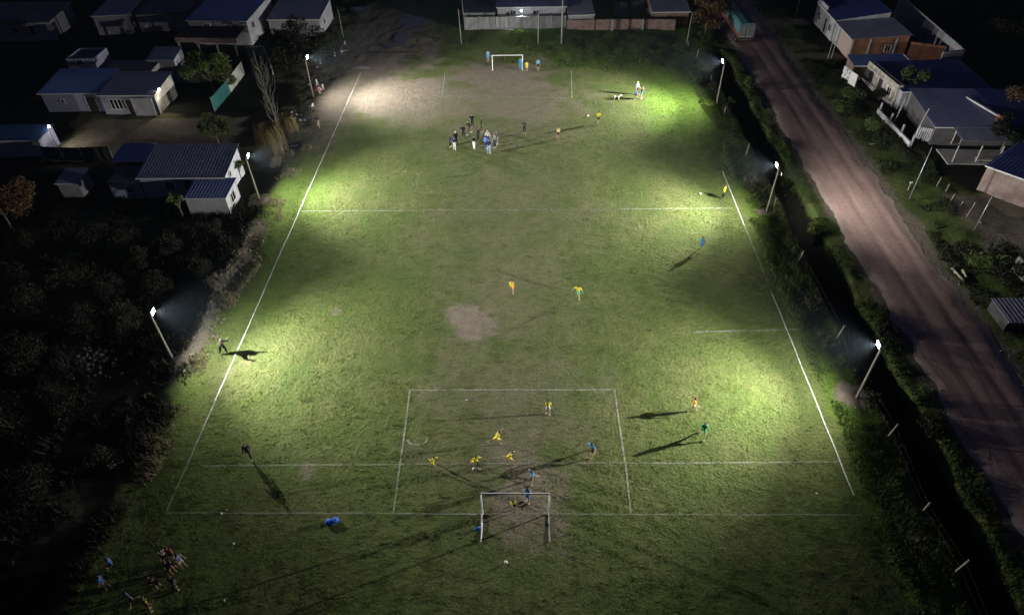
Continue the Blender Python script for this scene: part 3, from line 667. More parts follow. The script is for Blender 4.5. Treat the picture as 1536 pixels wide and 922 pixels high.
def dog(px, py):
    p = at(px, py); t = thing('dog', 'small white dog standing on the bright grass near the blue players', 'dog', (p.x, p.y, gz1(p.x, p.y)), R(80)); t.scale = (1.15,)*3
    V = Vector; J = dict(rump=V((0, .26, .42)), mid=V((0, .05, .40)), chest=V((0, -.2, .41)), nk=V((0, -.33, .52)), hd=V((0, -.42, .60)), mz=V((0, -.54, .57)), t1=V((0, .36, .45)), t2=V((0, .46, .58)),
             el=V((.05, -.38, .70)), er=V((-.05, -.38, .70)))
    ch = [[('rump', .10), ('mid', .095), ('chest', .125), ('nk', .075), ('hd', .075), ('mz', .035)], [('rump', None), ('t1', .028), ('t2', .018)], [('hd', None), ('el', .016)], [('hd', None), ('er', .016)]]
    for n, sx in (('l', 1), ('r', -1)):
        J['fs'+n] = V((sx*.075, -.2, .30)); J['fk'+n] = V((sx*.075, -.19, .15)); J['fp'+n] = V((sx*.075, -.24, .02)); J['hk'+n] = V((sx*.08, .20, .25)); J['hh'+n] = V((sx*.08, .34, .14)); J['hp'+n] = V((sx*.08, .29, .02))
        ch += [[('chest', None), ('fs'+n, .05), ('fk'+n, .03), ('fp'+n, .028)], [('rump', None), ('hk'+n, .065), ('hh'+n, .03), ('hp'+n, .028)]]
    link('body', skin('body', J, ch, 'mid'), mat('white_fur', (.72, .68, .58), (.6, .55, .45), 12, .9), t)
dog(925.5, 149.5)
def chair(px, py):
    p = at(px, py); t = thing('plastic_chair', 'white plastic chair standing by the foot of the far floodlight pole', 'chair', (p.x, p.y, gz1(p.x, p.y)), R(-110))
    m = mat('white_plastic', (.55, .55, .52), (.5, .5, .47), 5, .4)
    MB().box((0, 0, .44), (.46, .46, .03)).build('seat', m, t); MB().prism([(-.22, .21, .46), (.22, .21, .46), (.2, .3, .88), (-.2, .3, .88)], (0, .025, .01)).build('backrest', m, t)
    for a in (-1, 1):
        for b in (-1, 1): MB().tube([(a*.2, b*.2, .43), (a*.24, b*.25, 0)], .02, 6).build('leg', m, t)
        MB().tube([(a*.24, .22, .62), (a*.26, -.2, .62), (a*.24, -.22, .43)], .018, 6).build('armrest', m, t)
chair(468, 164)
def moto(px, py, rz, label):
    p = at(px, py); t = thing('motorcycle', label, 'motorcycle', (p.x, p.y, gz1(p.x, p.y)), R(rz), 'motorcycles parked by the pitch')
    rub = cloth((.015, .015, .015)); red = mat('bike_paint', (.05, .05, .06), (.03, .03, .035), 8, .3, .5)
    for y in (-.62, .62):
        w = MB().torus((0, y, .29), .25, .05).build('wheel', rub, t, True)
        h = MB(); h.tube([(-.06, y, .29), (.06, y, .29)], .05, 8)
        for k in range(6): a = k*math.pi/3; h.tube([(0, y, .29), (0, y+.22*math.cos(a), .29+.22*math.sin(a))], .008, 4)
        h.build('hub', GALV, w)
    f = MB(); f.tube([(0, -.55, .75), (0, -.2, .42), (0, .1, .38), (0, .62, .29)], .035, 7); f.tube([(0, -.4, .70), (0, .3, .62), (0, .75, .62)], .03, 7); f.tube([(0, .3, .62), (0, .1, .38)], .025, 6); f.build('frame', DARKM, t)
    MB().tube([(.08, -.62, .29), (.07, -.5, .72)], .022, 6).build('fork', GALV, t); MB().tube([(-.08, -.62, .29), (-.07, -.5, .72)], .022, 6).build('fork', GALV, t)
    MB().ball((0, -.2, .75), .2, 12, 8, (.6, 1.2, .55)).build('fuel_tank', red, t, True); MB().ball((0, .35, .74), .2, 12, 8, (.6, 1.9, .3)).build('seat', rub, t, True)
    MB().ball((0, -.02, .42), .17, 10, 6, (.8, 1, .9)).build('engine', GALV, t, True)
    MB().tube([(-.33, -.38, .95), (-.1, -.47, .92), (.1, -.47, .92), (.33, -.38, .95)], .016, 6).build('handlebar', GALV, t)
    MB().ball((0, -.6, .80), .085, 10, 6).build('headlight', WHITEP, t, True)
    MB().tube([(.1, 0, .33), (.13, .6, .33)], [.03, .045], 8).build('exhaust', GALV, t)
moto(451, 184, -70, 'dark motorcycle parked nearest the boy in light trousers'); moto(446, 176, -80, 'dark motorcycle parked close behind the other motorcycle'); moto(511, 83, 40, 'dark motorcycle parked in the group on the muddy track')
# litter, stones
def stones(name, pts, r0, r1, m):
    b = MB()
    for x, y in pts:
        r = random.uniform(r0, r1); b.ball((x, y, gz1(x, y)+r*.25), r, 6, 4, (random.uniform(.7, 1.3), random.uniform(.7, 1.3), random.uniform(.4, .8)))
    tag(b.build(name, m), kind='stuff')
STONE = mat('rubble_stone', (.20, .19, .165), (.12, .115, .10), 6, .9, bump=.01)
stones('bank_rubble', [(-29.4+random.gauss(0, .7), random.uniform(39, 61)) for _ in range(300)], .04, .13, STONE)
_h = at(115, 540); stones('rubble_heap', [(_h.x+random.gauss(0, 1.6), _h.y+random.gauss(0, 1.0)) for _ in range(260)], .06, .26, mat('brick_rubble', (.09, .07, .07), (.06, .05, .052), 4, .9))
stones('litter', [tuple(at(px, py)[:2]) for px, py in [(174, 397), (165, 565), (212, 592), (130, 510), (215, 535), (90, 630), (205, 575), (157, 510), (698, 51), (283, 490), (1470, 335), (1236, 335), (1238, 332), (1282, 612), (332, 770), (340, 765), (350, 815), (336, 900), (700, 600), (1010, 93), (937, 98), (1225, 740)]], .05, .10, mat('litter_paper', (.45, .45, .43), (.3, .3, .28), 5))
stones('road_stones', [(random.choice((32.2, 39.4))+random.gauss(0, .6), random.uniform(30, 110)) for _ in range(240)], .03, .10, STONE)

# ------------------------------------------------------------------ houses
def roofmat(name, c, c2, metal=.0, rough=.6): return mat(name, c, c2, .55, rough, .3, metal, dirt=tuple(x*.6 for x in c2), stretch=(1, .5, 1))
BLUE_R = roofmat('blue_sheet', (.13, .20, .42), (.15, .215, .43)); NAVY_R = roofmat('navy_sheet', (.15, .175, .26), (.18, .20, .28)); DEEP_R = roofmat('deep_blue_sheet', (.035, .05, .19), (.045, .065, .21))
GREY_R = roofmat('zinc_sheet', (.22, .23, .30), (.30, .31, .38)); LILAC_R = roofmat('lilac_sheet', (.20, .20, .34), (.25, .25, .40)); DARK_R = roofmat('old_sheet', (.06, .065, .085), (.09, .09, .10)); SKYB_R = roofmat('pale_blue_sheet', (.20, .27, .52), (.24, .30, .54))
PLAST = mat('white_render', (.50, .50, .515), (.37, .37, .39), .8, .9, bump=.01, dirt=(.27, .26, .26)); GREYW = mat('grey_render', (.33, .33, .34), (.24, .24, .25), .8, .9, bump=.01, dirt=(.16, .16, .16))
LILW = mat('pale_lilac_render', (.34, .34, .46), (.28, .28, .38), .8, .9, dirt=(.28, .28, .32)); PINKW = mat('pinkish_render', (.52, .40, .35), (.42, .33, .29), 1, .9)
def brickmat(name, c, c2, mort):
    t = NT(name).set(.9, .15); b = t.n('ShaderNodeTexBrick'); b.inputs['Scale'].default_value = 1
    b.inputs['Color1'].default_value = (*c, 1); b.inputs['Color2'].default_value = (*c2, 1); b.inputs['Mortar'].default_value = (*mort, 1)
    b.inputs['Brick Width'].default_value = .34; b.inputs['Row Height'].default_value = .19; b.inputs['Mortar Size'].default_value = .015
    m = t.n('ShaderNodeMapping'); m.inputs['Rotation'].default_value = (math.pi/2, 0, 0); tc = t.n('ShaderNodeTexCoord')
    s = t.n('ShaderNodeSeparateXYZ'); cx = t.n('ShaderNodeCombineXYZ'); t.l(tc.outputs['Object'], s.inputs[0]); t.l(t.math('ADD', s.outputs[0], s.outputs[1]), cx.inputs[0]); t.l(s.outputs[2], cx.inputs[1])
    t.l(cx.outputs[0], b.inputs['Vector']); n = t.noise(t.coord(), 1.2, 5); t.col(t.mix(t.ramp(n, .4, .75), b.outputs['Color'], tuple(x*.5 for x in c))); return t.m
BRICK = brickmat('hollow_brick', (.30, .11, .05), (.25, .09, .04), (.30, .24, .20)); BRICKD = brickmat('dull_brick', (.30, .20, .16), (.24, .16, .13), (.22, .20, .18)); BLOCK = brickmat('cement_block', (.33, .32, .31), (.26, .255, .25), (.2, .2, .2))
GLASS = mat('dark_window_glass', (.012, .014, .018), (.02, .02, .025), 2, .12, .5); DOORM = mat('dark_door', (.05, .04, .04), (.035, .03, .03), 4, .6); FRM = mat('window_frame', (.6, .6, .58), (.5, .5, .48), 5, .6); BARM = mat('white_bars', (.7, .7, .7), (.6, .6, .6), 5, .5)
PORCH_SHADE = mat('porch_shade_plaster', (.12, .115, .115), (.07, .07, .07), 1, .9)  # dark wall colour standing in for the shade under the porch roof
def sheet(P0, P1, P2, P3, rib=.36, amp=.016, th=.03):
    """corrugated sheet: P0-P1 along the eave, P3-P2 along the top; ribs run up the slope"""
    P0, P1, P2, P3 = map(Vector, (P0, P1, P2, P3)); n = (P1-P0).cross(P3-P0).normalized()
    if n.z < 0: n = -n
    k = max(2, int((P1-P0).length/rib)); prof = []
    for i in range(k):
        for f, a in ((0, 0), (.55, 0), (.68, 1), (.87, 1)): prof.append(((i+f)/k, a*amp))
    prof.append((1, 0)); V = []; m = len(prof)
    for off in (0, -th):
        for a, b in ((P0, P1), (P3, P2)):
            for s_, z in prof: V.append(a.lerp(b, s_)+n*(z+off))
    F = []
    for i in range(m-1):
        F.append((i, i+1, m+i+1, m+i)); F.append((2*m+i, 3*m+i, 3*m+i+1, 2*m+i+1)); F.append((i, 2*m+i, 2*m+i+1, i+1)); F.append((m+i, m+i+1, 3*m+i+1, 3*m+i))
    F += [(0, m, 3*m, 2*m), (m-1, 3*m-1, 4*m-1, 2*m-1)]
    return MB().add(V, F)
def house(name, label, o, L, D, rz=0, hf=2.8, hb=2.8, wall=PLAST, roof=GREY_R, ov=.3, sides=None, opens=(), gable=None, group=None, cat='house', walls='fblr', parapet=0, rib=.36):
    """o = front left ground corner; front faces -v. gable = ridge height (ridge along u), gable side faces follow it"""
    g = min(gz1(o[0], o[1]), 0)-.1
    t = thing(name, label, cat, (o[0], o[1], 0), R(rz), group); th = .18; sides = sides or {}
    sl = (hb-hf)/D
    if 'f' in walls: MB().prism([(0, 0, g), (L, 0, g), (L, 0, hf+parapet), (0, 0, hf+parapet)], (0, th, sl*th if not parapet else 0)).build('wall', sides.get('f', wall), t)
    if 'b' in walls: MB().prism([(0, D-th, g), (L, D-th, g), (L, D-th, hb-sl*th+parapet), (0, D-th, hb-sl*th+parapet)], (0, th, sl*th if not parapet else 0)).build('wall', sides.get('b', wall), t)
    for k, x in (('l', 0), ('r', L-th)):
        if k not in walls: continue
        y0, y1 = th+.002, D-th-.002; top = [(x, y1, hb-sl*th+parapet), (x, y0, hf+sl*th+parapet)]
        if gable: top = [(x, y1, hb), (x, D/2, gable-.02), (x, y0, hf)]
        MB().prism([(x, y0, g), (x, y1, g)]+top, (th, 0, 0)).build('wall', sides.get(k, wall), t)
    if roof:
        if gable:
            for a, b in ((-ov, D/2), (D+ov, D/2)):
                ze = hf-(gable-hf)/(D/2)*ov+.02
                sheet((-ov, a, ze), (L+ov, a, ze), (L+ov, b, gable+.02), (-ov, b, gable+.02), rib).build('roof', roof, t)
            MB().box((L/2, D/2, gable+.07), (L+2*ov, .3, .04)).build('ridge_cap', roof, t)
        elif parapet:
            sheet((th, th, hf+.1), (L-th, th, hf+.1), (L-th, D-th, hb+.1), (th, D-th, hb+.1), rib).build('roof', roof, t)
        else:
            sheet((-ov, -ov, hf-sl*ov+.03), (L+ov, -ov, hf-sl*ov+.03), (L+ov, D+ov, hb+sl*ov+.03), (-ov, D+ov, hb+sl*ov+.03), rib).build('roof', roof, t)
            MB().box((L/2, -ov-.02, hf-sl*ov-.04), (L+2*ov, .03, .15)).build('fascia', FRM if roof is not DARK_R else DARKM, t)
    for (sd, s_, z, w, h, kind) in opens:
        M = {'f': (Matrix.Translation((s_, 0, z)), 0), 'b': (Matrix.Translation((s_, D, z)), math.pi), 'l': (Matrix.Translation((0, s_, z)), -math.pi/2), 'r': (Matrix.Translation((L, s_, z)), math.pi/2)}[sd]
        M = M[0] @ Matrix.Rotation(M[1], 4, 'Z'); f = MB()
        for a in (-1, 1): f.box((a*(w/2+.04), -.03, 0), (.08, .10, h+.16))
        f.box((0, -.028, h/2+.04), (w, .096, .08))
        if kind == 'door':
            q = MB().box((0, -.012, 0), (w, .05, h)).build('door', DOORM, t); q.matrix_local = M
            MB().box((w*.38, -.06, 0), (.10, .05, .03)).build('handle', GALV, q); fr = f.build('door_frame', FRM, t); fr.matrix_local = M; continue
        f.box((0, -.04, -h/2-.04), (w, .12, .08)); fr = f.build('window', FRM, t); fr.matrix_local = M
        MB().box((0, -.006, 0), (w, .03, h)).build('pane', GLASS, fr)
        if kind == 'bars':
            b = MB(); nb = max(3, int(w/.45))
            for i in range(nb): b.box(((i+.5)/nb*w-w/2, -.09, 0), (.12, .03, h+.1))
            b.box((0, -.088, h/2+.03), (w+.2, .025, .1)); b.build('window_bars', BARM, fr)
        else: MB().box((0, -.03, 0), (.05, .03, h)).build('mullion', FRM, fr)
    return t
def part(t, name, m, b): return b.build(name, m, t)
# left side
h = house('house', 'long low house with dark blue roof and brightly lit white gable', (-43.7, 66.3), 9.6, 5.4, 0, 2.7, 3.6, LILW, NAVY_R, .25, dict(r=PLAST), [('f', 3.2, 1.5, 1.0, 1.0, 'window'), ('f', 5.3, 1.3, .9, 1.9, 'door'), ('r', 1.6, 2.1, .5, .6, 'window'), ('r', 3.6, 2.3, .5, .6, 'window')])
house('house_annex', 'small annex with blue roof and white walls in front of the lit gable', (-37.2, 62.6), 4.4, 3.5, 0, 2.3, 2.5, PLAST, roofmat('annex_sheet', (.15, .19, .36), (.17, .21, .38)), .15, None, [('r', 1.7, 1.35, 1.1, 1.0, 'window')], cat='annex')
house('shed', 'small shed with pale blue roof at the end of the long low house', (-48.4, 70.2), 3.7, 3.2, 0, 2.6, 2.9, BRICKD, SKYB_R, .2, cat='shed')
house('shed', 'flat lilac walled outbuilding touching the long low house', (-47.4, 66.2), 3.5, 3.0, 0, 2.1, 2.3, LILW, DARK_R, .1, None, [('f', 2.2, 1.1, .8, .7, 'window')], cat='shed')
house('shed', 'small grey shed standing alone in the dark behind the orange tree', (-53.5, 66.5), 2.4, 2.6, 0, 1.9, 2.2, GREYW, GREY_R, .15, cat='shed')
h = house('house', 'white house with bright blue sheet roof and a dark door', (-66.8, 88.4), 8.2, 6.2, 0, 2.8, 3.4, LILW, BLUE_R, .3, None, [('f', 2.6, 1.5, .5, .6, 'window'), ('f', 6.6, 1.1, 1.3, 2.1, 'door')])
h = house('house', 'white house with dark blue roof and white window bars under a lit wall lamp', (-58.3, 87.6), 7.6, 6.0, -1, 2.8, 3.3, LILW, NAVY_R, .25, dict(r=mat('sandy_render', (.50, .47, .40), (.42, .39, .33), 1, .9)), [('f', 2.0, 1.45, 2.2, 1.35, 'bars'), ('f', 3.8, 1.1, .8, 2.0, 'door')])
part(h, 'porch_wall', PLAST, MB().box((5.9, -.5, 1.25), (2.9, .15, 2.5)))
house('block_building', 'flat roofed block with a pale parapet behind the blue sheet roof', (-68.2, 98.6), 4.2, 4.2, 0, 2.9, 2.9, LILW, DARK_R, 0, None, [('f', 2.0, 2.9, .8, .7, 'window')], parapet=.5, cat='building')
house('block_building', 'low unfinished brick room behind the dark blue roof', (-62.5, 97.6), 7.0, 3.5, 0, 2.0, 2.1, BRICKD, DARK_R, .1, dict(r=GREYW), cat='building')
house('shed', 'shed with dull blue roof and grey end wall near the brick room', (-57.0, 100.3), 3.9, 3.4, 0, 2.5, 3.0, GREYW, NAVY_R, .2, dict(r=PLAST), cat='shed')
h = house('house', 'tall house with blue roof, white upper band and a red porch', (-55.2, 112.8), 9.8, 11.2, -4, 3.9, 4.5, PLAST, BLUE_R, .25, None, [('f', 3, 2.9, 1.0, .8, 'window'), ('r', 2, 2.6, .9, .9, 'window')])
part(h, 'porch_roof', mat('rusted_sheet', (.05, .035, .035), (.035, .025, .028), 2, .7), sheet((-.5, -4.6, 2.75), (9.6, -4.6, 2.75), (9.6, -.05, 3.0), (-.5, -.05, 3.0)))
part(h, 'porch_beam', BRICKD, MB().box((4.6, -4.6, 2.45), (9.9, .2, .75)))
for x_ in (0, 3.1, 6.2, 9.2): part(h, 'porch_post', CONC, MB().box((x_, -4.6, 1.1), (.22, .18, 2.2)))
house('house', 'house with dull blue roof and pale gable end beside the muddy track', (-43.4, 116.2), 8.6, 8.0, -2, 2.7, 3.6, GREYW, NAVY_R, .2, dict(r=PLAST), [('r', 2.5, 1.5, .9, .9, 'window')])
house('house', 'long dark roofed house at the far left corner of the village', (-98, 116.5), 17.5, 7.5, 0, 2.9, 3.4, GREYW, DARK_R, .4, None, [('f', 5, 1.4, 1, 1, 'window'), ('f', 11, 1.4, 1, 1, 'window'), ('f', 14, 1.1, .9, 2, 'door')])
house('warehouse', 'grey sheet roofed warehouse left of the tall blue roofed house', (-73.4, 117.5), 5.6, 12, 6, 3.2, 3.4, GREYW, GREY_R, .2, cat='warehouse')
house('warehouse', 'dim wide shed between the grey warehouse and the tall blue house', (-66.8, 119), 8.5, 10, 2, 3.0, 3.0, GREYW, DARK_R, .2, cat='warehouse')
house('shed', 'low dull blue shed behind the lit yard lamp', (-68, 76), 7.4, 3.4, 0, 2.3, 2.5, LILW, roofmat('teal_sheet', (.03, .07, .19), (.035, .08, .2)), .2, cat='shed')
# right side
h = house('house', 'white house with deep blue roof across the road from the truck', (47.6, 119.2), 8.6, 8.2, -90, 3.2, 4.3, PLAST, DEEP_R, .15, None, [('f', 2, 1.6, 1.1, 1.0, 'window'), ('f', 5.2, 1.2, .9, 2.1, 'door'), ('f', 7.2, 1.6, 1.0, 1.0, 'window')])
part(h, 'parapet', PLAST, MB().box((2.2, .1, 3.5), (4.2, .22, .7)))
h = house('house', 'house with grey ribbed roof, orange brick side and pinkish front', (47.8, 110.3), 7.0, 8.2, -90, 3.0, 3.5, BRICK, GREY_R, .25, dict(f=PINKW), [('f', 1.8, 1.5, 1.2, 1.2, 'window'), ('r', 5.5, 1.5, .8, .9, 'window')])
for x_ in (.02, 2.6, 6.4): part(h, 'column', CONC, MB().box((7.06, x_+.1, 1.5), (.14, .25, 3.0)))
part(h, 'white_panel', PLAST, MB().box((1.2, -.06, 1.5), (2.1, .10, 2.9)))
def bwall(name, label, pts, h, m, th=.2, cat='wall', posts=None):
    t = thing(name, label, cat, (pts[0][0], pts[0][1], 0))
    for (ax, ay), (bx, by) in zip(pts[:-1], pts[1:]):
        L = math.hypot(bx-ax, by-ay); a = math.atan2(by-ay, bx-ax)
        MB().box(((ax+bx)/2-pts[0][0], (ay+by)/2-pts[0][1], h/2-.1), (L-.02, th, h+.2), a).build('wall_panel', m, t)
    if posts:
        for (x_, y_) in posts: MB().box((x_-pts[0][0], y_-pts[0][1], h/2), (.26, .3, h+.25)).build('post', CONC, t)
    return t
bwall('boundary_wall', 'tall grey yard wall behind the orange brick house', [(61.5, 121), (61, 97.2), (57.6, 96.4)], 3.6, GREYW)
bwall('boundary_wall', 'dark brick wall joining the orange brick house to the grey yard wall', [(56.3, 103), (60.6, 101)], 2.6, BRICK)
h = house('lean_to', 'low blue lean-to roof between the brick house and the dark blue roof', (45.6, 95.6), 7.6, 2.8, 0, 2.2, 2.5, BRICKD, BLUE_R, .2, cat='lean-to')
part(h, 'ridge_cap', PLAST, MB().box((7.7, 1.2, 2.65), (.3, 2.6, .15)))
h = house('house', 'wide house with dark blue roof behind a mottled cream facade', (48.4, 86.2), 11.5, 8.6, 3, 2.6, 2.9, GREYW, DEEP_R, .2, dict())
h = house('facade_wall', 'mottled cream shop facade with dark doorways facing the road verge', (47.2, 95.2), 8.2, .7, -84, 3.0, 3.0, mat('mottled_cream', (.55, .52, .44), (.16, .15, .13), 1.1, .9), None, 0, None, [('f', 1.6, 1.2, 1.3, 2.0, 'door'), ('f', 4.2, 1.2, 1.1, 2.0, 'door'), ('f', 6.6, 1.5, .9, 1.0, 'window')], cat='facade')
part(h, 'sill_band', PLAST, MB().box((4.1, -.1, .5), (8.2, .12, .25)))
h = house('house', 'unfinished house with patched dark roof and a white ridge board', (48.6, 76.8), 10.5, 8.8, -3, 2.5, 3.1, GREYW, LILAC_R, .3, dict(f=PORCH_SHADE, l=mat('void_shade_plaster', (.09, .085, .085), (.06, .06, .06), 1, .9)), [('f', 3, 1.2, .9, 1.8, 'door'), ('f', 6, 1.4, 1, .9, 'window')])  # front and left walls coloured dark as the shade of porch and open veranda
part(h, 'ridge_board', PLAST, MB().box((6.9, 4.2, 3.02), (.35, 5.6, .22), .30)); part(h, 'chimney', BRICK, MB().box((7.6, 1.3, 3.0), (.55, .6, .8)))
part(h, 'side_roof', DEEP_R, sheet((7.4, -.2, 2.76), (13.5, -.2, 2.76), (13.5, 8.6, 3.36), (7.4, 8.6, 3.36)))
part(h, 'porch_roof', GREY_R, sheet((1.8, -3.2, 2.3), (9.8, -3.4, 2.3), (9.8, -.35, 2.5), (1.8, -.35, 2.5)))
part(h, 'porch_slab', CONC, MB().box((5.6, -3.0, .02), (10.5, 3.4, .3)))
for x_ in (1.0, 3.6, 6.0, 7.0, 9.2): part(h, 'porch_post', CONC, MB().tube([(x_, -4.3, 0), (x_, -4.25, 2.25)], .08, 8))
def veranda_fence():
    t = thing('white_fence', 'low white concrete kerb fence with posts beside the patched roof house', 'fence', (45.4, 85, 0))
    MB().box((.35, -4.2, .35), (.22, 9, .7), .05).build('kerb_rail', PLAST, t)
    for k, y in enumerate((0, -3, -6, -8.6)): MB().box((.2+k*.2, y, .75), (.16, .16, 1.7)).build('post', PLAST, t)
    MB().tube([(1.4, -2.2, 0), (1.7, -2.2, 3.3)], .07, 8).build('tall_post', CONC, t); MB().tube([(2.2, -6.2, 0), (2.7, -6.2, 3.8)], .07, 8).build('tall_post', CONC, t)
veranda_fence()
def junk():
    p = at(1382, 214); t = thing('gate', 'white slatted gate standing beside the patched roof house', 'gate', (p.x, p.y, 0), R(-20))
    for k in range(6): MB().box((k*.24-.6, 0, 1.1), (.15, .05, 1.7)).build('slat', PLAST, t)
    for z in (.5, 1.7): MB().box((0, .05, z), (1.5, .05, .1)).build('rail', PLAST, t)
    for s in (-.85, .85): MB().box((s, 0, 1.0), (.16, .16, 2.3)).build('post', PLAST, t)
junk()
def slab():
    p = at(1490, 236); t = thing('concrete_bench', 'low pale concrete slab bench lying before the porch posts', 'bench', (p.x-1.5, p.y-1.2, 0), R(-10))
    MB().box((0, 0, .42), (2.4, .6, .1)).build('top', CONC, t)
    for s in (-.9, .9): MB().box((s, 0, .18), (.2, .5, .37)).build('leg', CONC, t)
slab()
h = house('house', 'brick house whose stained pale gable faces the steel pole', (49.4, 66.6), 6.0, 8.5, -48, 3.0, 2.6, BRICKD, SKYB_R, .2, dict(f=mat('stained_render', (.27, .225, .195), (.15, .10, .09), .5, .9, dirt=(.15, .075, .06))), [], )
house('shed', 'flat pale sheet roof of a shed close to the near end of the road', (40.9, 44.0), 6, 2.8, 0, 1.15, 1.2, mat('dark_plank', (.05, .05, .05), (.03, .03, .03), 2, .9), mat('pale_sheet', (.30, .29, .36), (.24, .24, .30), 1, .6, .3, .3), .1, cat='shed')
bwall('block_wall', 'low dark wall beside the pale shed roof', [(46, 52.5), (46.5, 47)], 1.6, BLOCK)
def sign(px, py):
    p = at(px, py); t = thing('shop_board', 'white painted board on posts by the driveway with faded dark marks', 'sign', (p.x, p.y, gz1(p.x, p.y)), R(-75))
    b = NT('faded_board').set(.7, .3); v = b.coord(); b.col(b.mix(b.ramp(b.noise(v, 2.2, 3), .5, .56), (.66, .66, .66), (.22, .23, .25)))
    MB().box((-.8, 0, 1.35), (1.5, .05, 1.5)).build('board', b.m, t); MB().box((.75, .05, 1.15), (1.5, .05, 1.7)).build('board', WHITEP, t)
    for s in (-1.55, 0, 1.5): MB().box((s, .10, .95), (.09, .09, 1.9)).build('post', WOOD, t)
sign(1270, 128)
# far end: wall, house behind, brick wall, roofs
def longwall():
    a, b = at(698, 45), at(848, 46); t = thing('concrete_wall', 'long stained concrete wall of pale and dark panels behind the far goal', 'wall', (a.x, a.y, 0)); n = 7; L = (b-a).length/n
    for k in range(n):
        c = (.46, .40, .54, .40, .33, .27, .22)[k]
        m = mat('wall_concrete', (c, c, c*1.02), (c*.55, c*.55, c*.55), 1.0, .95, bump=.01, stretch=(2, 1, .5), dirt=(c*.35,)*3)
        MB().box((L*(k+.5), 0, 1.0+.02*(k % 2)), (L-.06, .16, 2.1)).build('panel', m, t)
    for k in range(n+1): MB().box((L*k, 0, 1.06), (.2, .22, 2.25)).build('post', CONC, t)
longwall()
h = house('house', 'white fronted house with lilac roof and lit lamp behind the concrete wall', (-5.4, 119.6), 11.4, 8.0, 0, 3.0, 3.8, PLAST, LILAC_R, .25, None, [('f', 2.6, 2.0, .9, .7, 'window'), ('f', 1.8, 1.1, .7, 2.1, 'door'), ('f', 6.5, 2.0, 1.0, .7, 'window')])
house('house', 'dark roofed building at the pale end of the concrete wall', (-11.2, 119.2), 5.4, 8, 0, 2.4, 3.0, GREYW, DARK_R, .2)
house('lean_to', 'grey sheet lean-to with a pale edge next to the white fronted house', (6.5, 117.2), 4.2, 9, 4, 2.3, 3.4, GREYW, GREY_R, .15, cat='lean-to')
a, b = at(850, 46), at(1012, 45)
bwall('brick_wall', 'low unplastered brick wall with concrete posts and rubbish piled behind', [(a.x, a.y), (a.x*.55+b.x*.45, a.y+.1), (b.x, b.y)], 1.7, BRICKD, .18, 'wall', [tuple(at(918, 47)[:2]), tuple(at(963.5, 46)[:2]), tuple(at(987, 30)[:2])])
house('shed', 'shed with lilac grey roof and pale edge beside the brown tree', (20.5, 118.5), 6.0, 8, 0, 2.2, 3.0, BRICKD, GREY_R, .2, cat='shed')
def scrap():
    m1 = mat('scrap_sheet', (.25, .28, .32), (.10, .10, .12), 2, .6, .3, .4)
    for k, (px, py, w, hh, lab) in enumerate(((928, 24, 1.6, 2.2, 'tall pale blue sheet leaning in the yard behind the brick wall'), (956, 18, 2.4, 1.8, 'pile of pale scrap sheets in the yard behind the brick wall'), (974, 26, .9, 1.4, 'small white scrap piece close to the concrete fence post'))):
        p = at(px, py); t = thing('scrap_sheet', lab, 'scrap', (p.x, p.y, 0), R(10*k), 'scrap behind the brick wall')
        for q in range(2+k % 2): o = MB().box((q*.5, q*.12, hh/2), (w, .06, hh)).build('panel', m1, t); o.rotation_euler = (R(-16-8*q), R(5*q), 0)
scrap()
# green mesh fences and low garden walls on the left
def strip_fence(name, label, pts, h, m, cat='fence'):
    t = thing(name, label, cat, (pts[0][0], pts[0][1], 0)); o = pts[0]
    for i, ((ax, ay), (bx, by)) in enumerate(zip(pts[:-1], pts[1:])):
        L = math.hypot(bx-ax, by-ay); a = math.atan2(by-ay, bx-ax); mm = m[i % len(m)] if isinstance(m, list) else m
        k = max(4, int(L/.25)); V = []; F = []
        for j in range(k+1):
            s_ = j/k; x, y = ax+(bx-ax)*s_-o[0], ay+(by-ay)*s_-o[1]; w = .05*math.sin(j*1.7)
            for z in (.02, h-.06*math.sin(j*.9)**2):
                for q in (-.015, .015): V.append((x-math.sin(a)*(w+q), y+math.cos(a)*(w+q), z))
        for j in range(k):
            b_ = j*4; c_ = b_+4
            F += [(b_, c_, c_+2, b_+2), (b_+1, b_+3, c_+3, c_+1), (b_+2, c_+2, c_+3, b_+3), (b_, b_+1, c_+1, c_)]
        F += [(0, 2, 3, 1), (k*4, k*4+1, k*4+3, k*4+2)]
        MB().add(V, F).build('screen', mm, t)
    for (x, y) in pts: MB().tube([(x-o[0], y-o[1]+.06, -.1), (x-o[0], y-o[1]+.06, h+.1)], .04, 6).build('post', WOOD, t)
GREENM = mat('green_netting', (.02, .12, .11), (.015, .08, .075), 2, .8, stretch=(1, 1, .4))
p1, p2, p3 = at(70, 240), at(128, 242), at(170, 240)
strip_fence('netting_fence', 'green netting fence in front of the lamp lit yard', [(p1.x, p1.y), ((p1.x+p2.x)/2, p1.y-.3), (p2.x, p2.y), (p3.x, p3.y)], 1.9, [GREENM, GREENM, mat('black_netting', (.02, .025, .025), (.03, .03, .03), 2, .8)])
q1, q2, q3 = at(322, 168), at(346, 140), at(367, 112)
strip_fence('netting_fence', 'slanting fence of teal netting and pale sheet near the green tree', [(q1.x, q1.y), (q2.x, q2.y), (q3.x, q3.y)], 2.0, [GREENM, mat('pale_fence_sheet', (.36, .37, .33), (.26, .27, .24), 1.2, .8)])
r1, r2, r3 = at(372, 84), at(398, 83), at(410, 112)
bwall('garden_wall', 'grey garden wall behind the leafless tree', [(r1.x, r1.y), (r2.x, r2.y), (r3.x, r3.y)], 1.5, GREYW)
s1, s2 = at(30, 62), at(70, 60)
bwall('garden_wall', 'low garden wall in front of the long dark roofed house', [(s1.x-14, s1.y), (s1.x, s1.y), (s2.x+2, s2.y)], 1.0, GREYW)
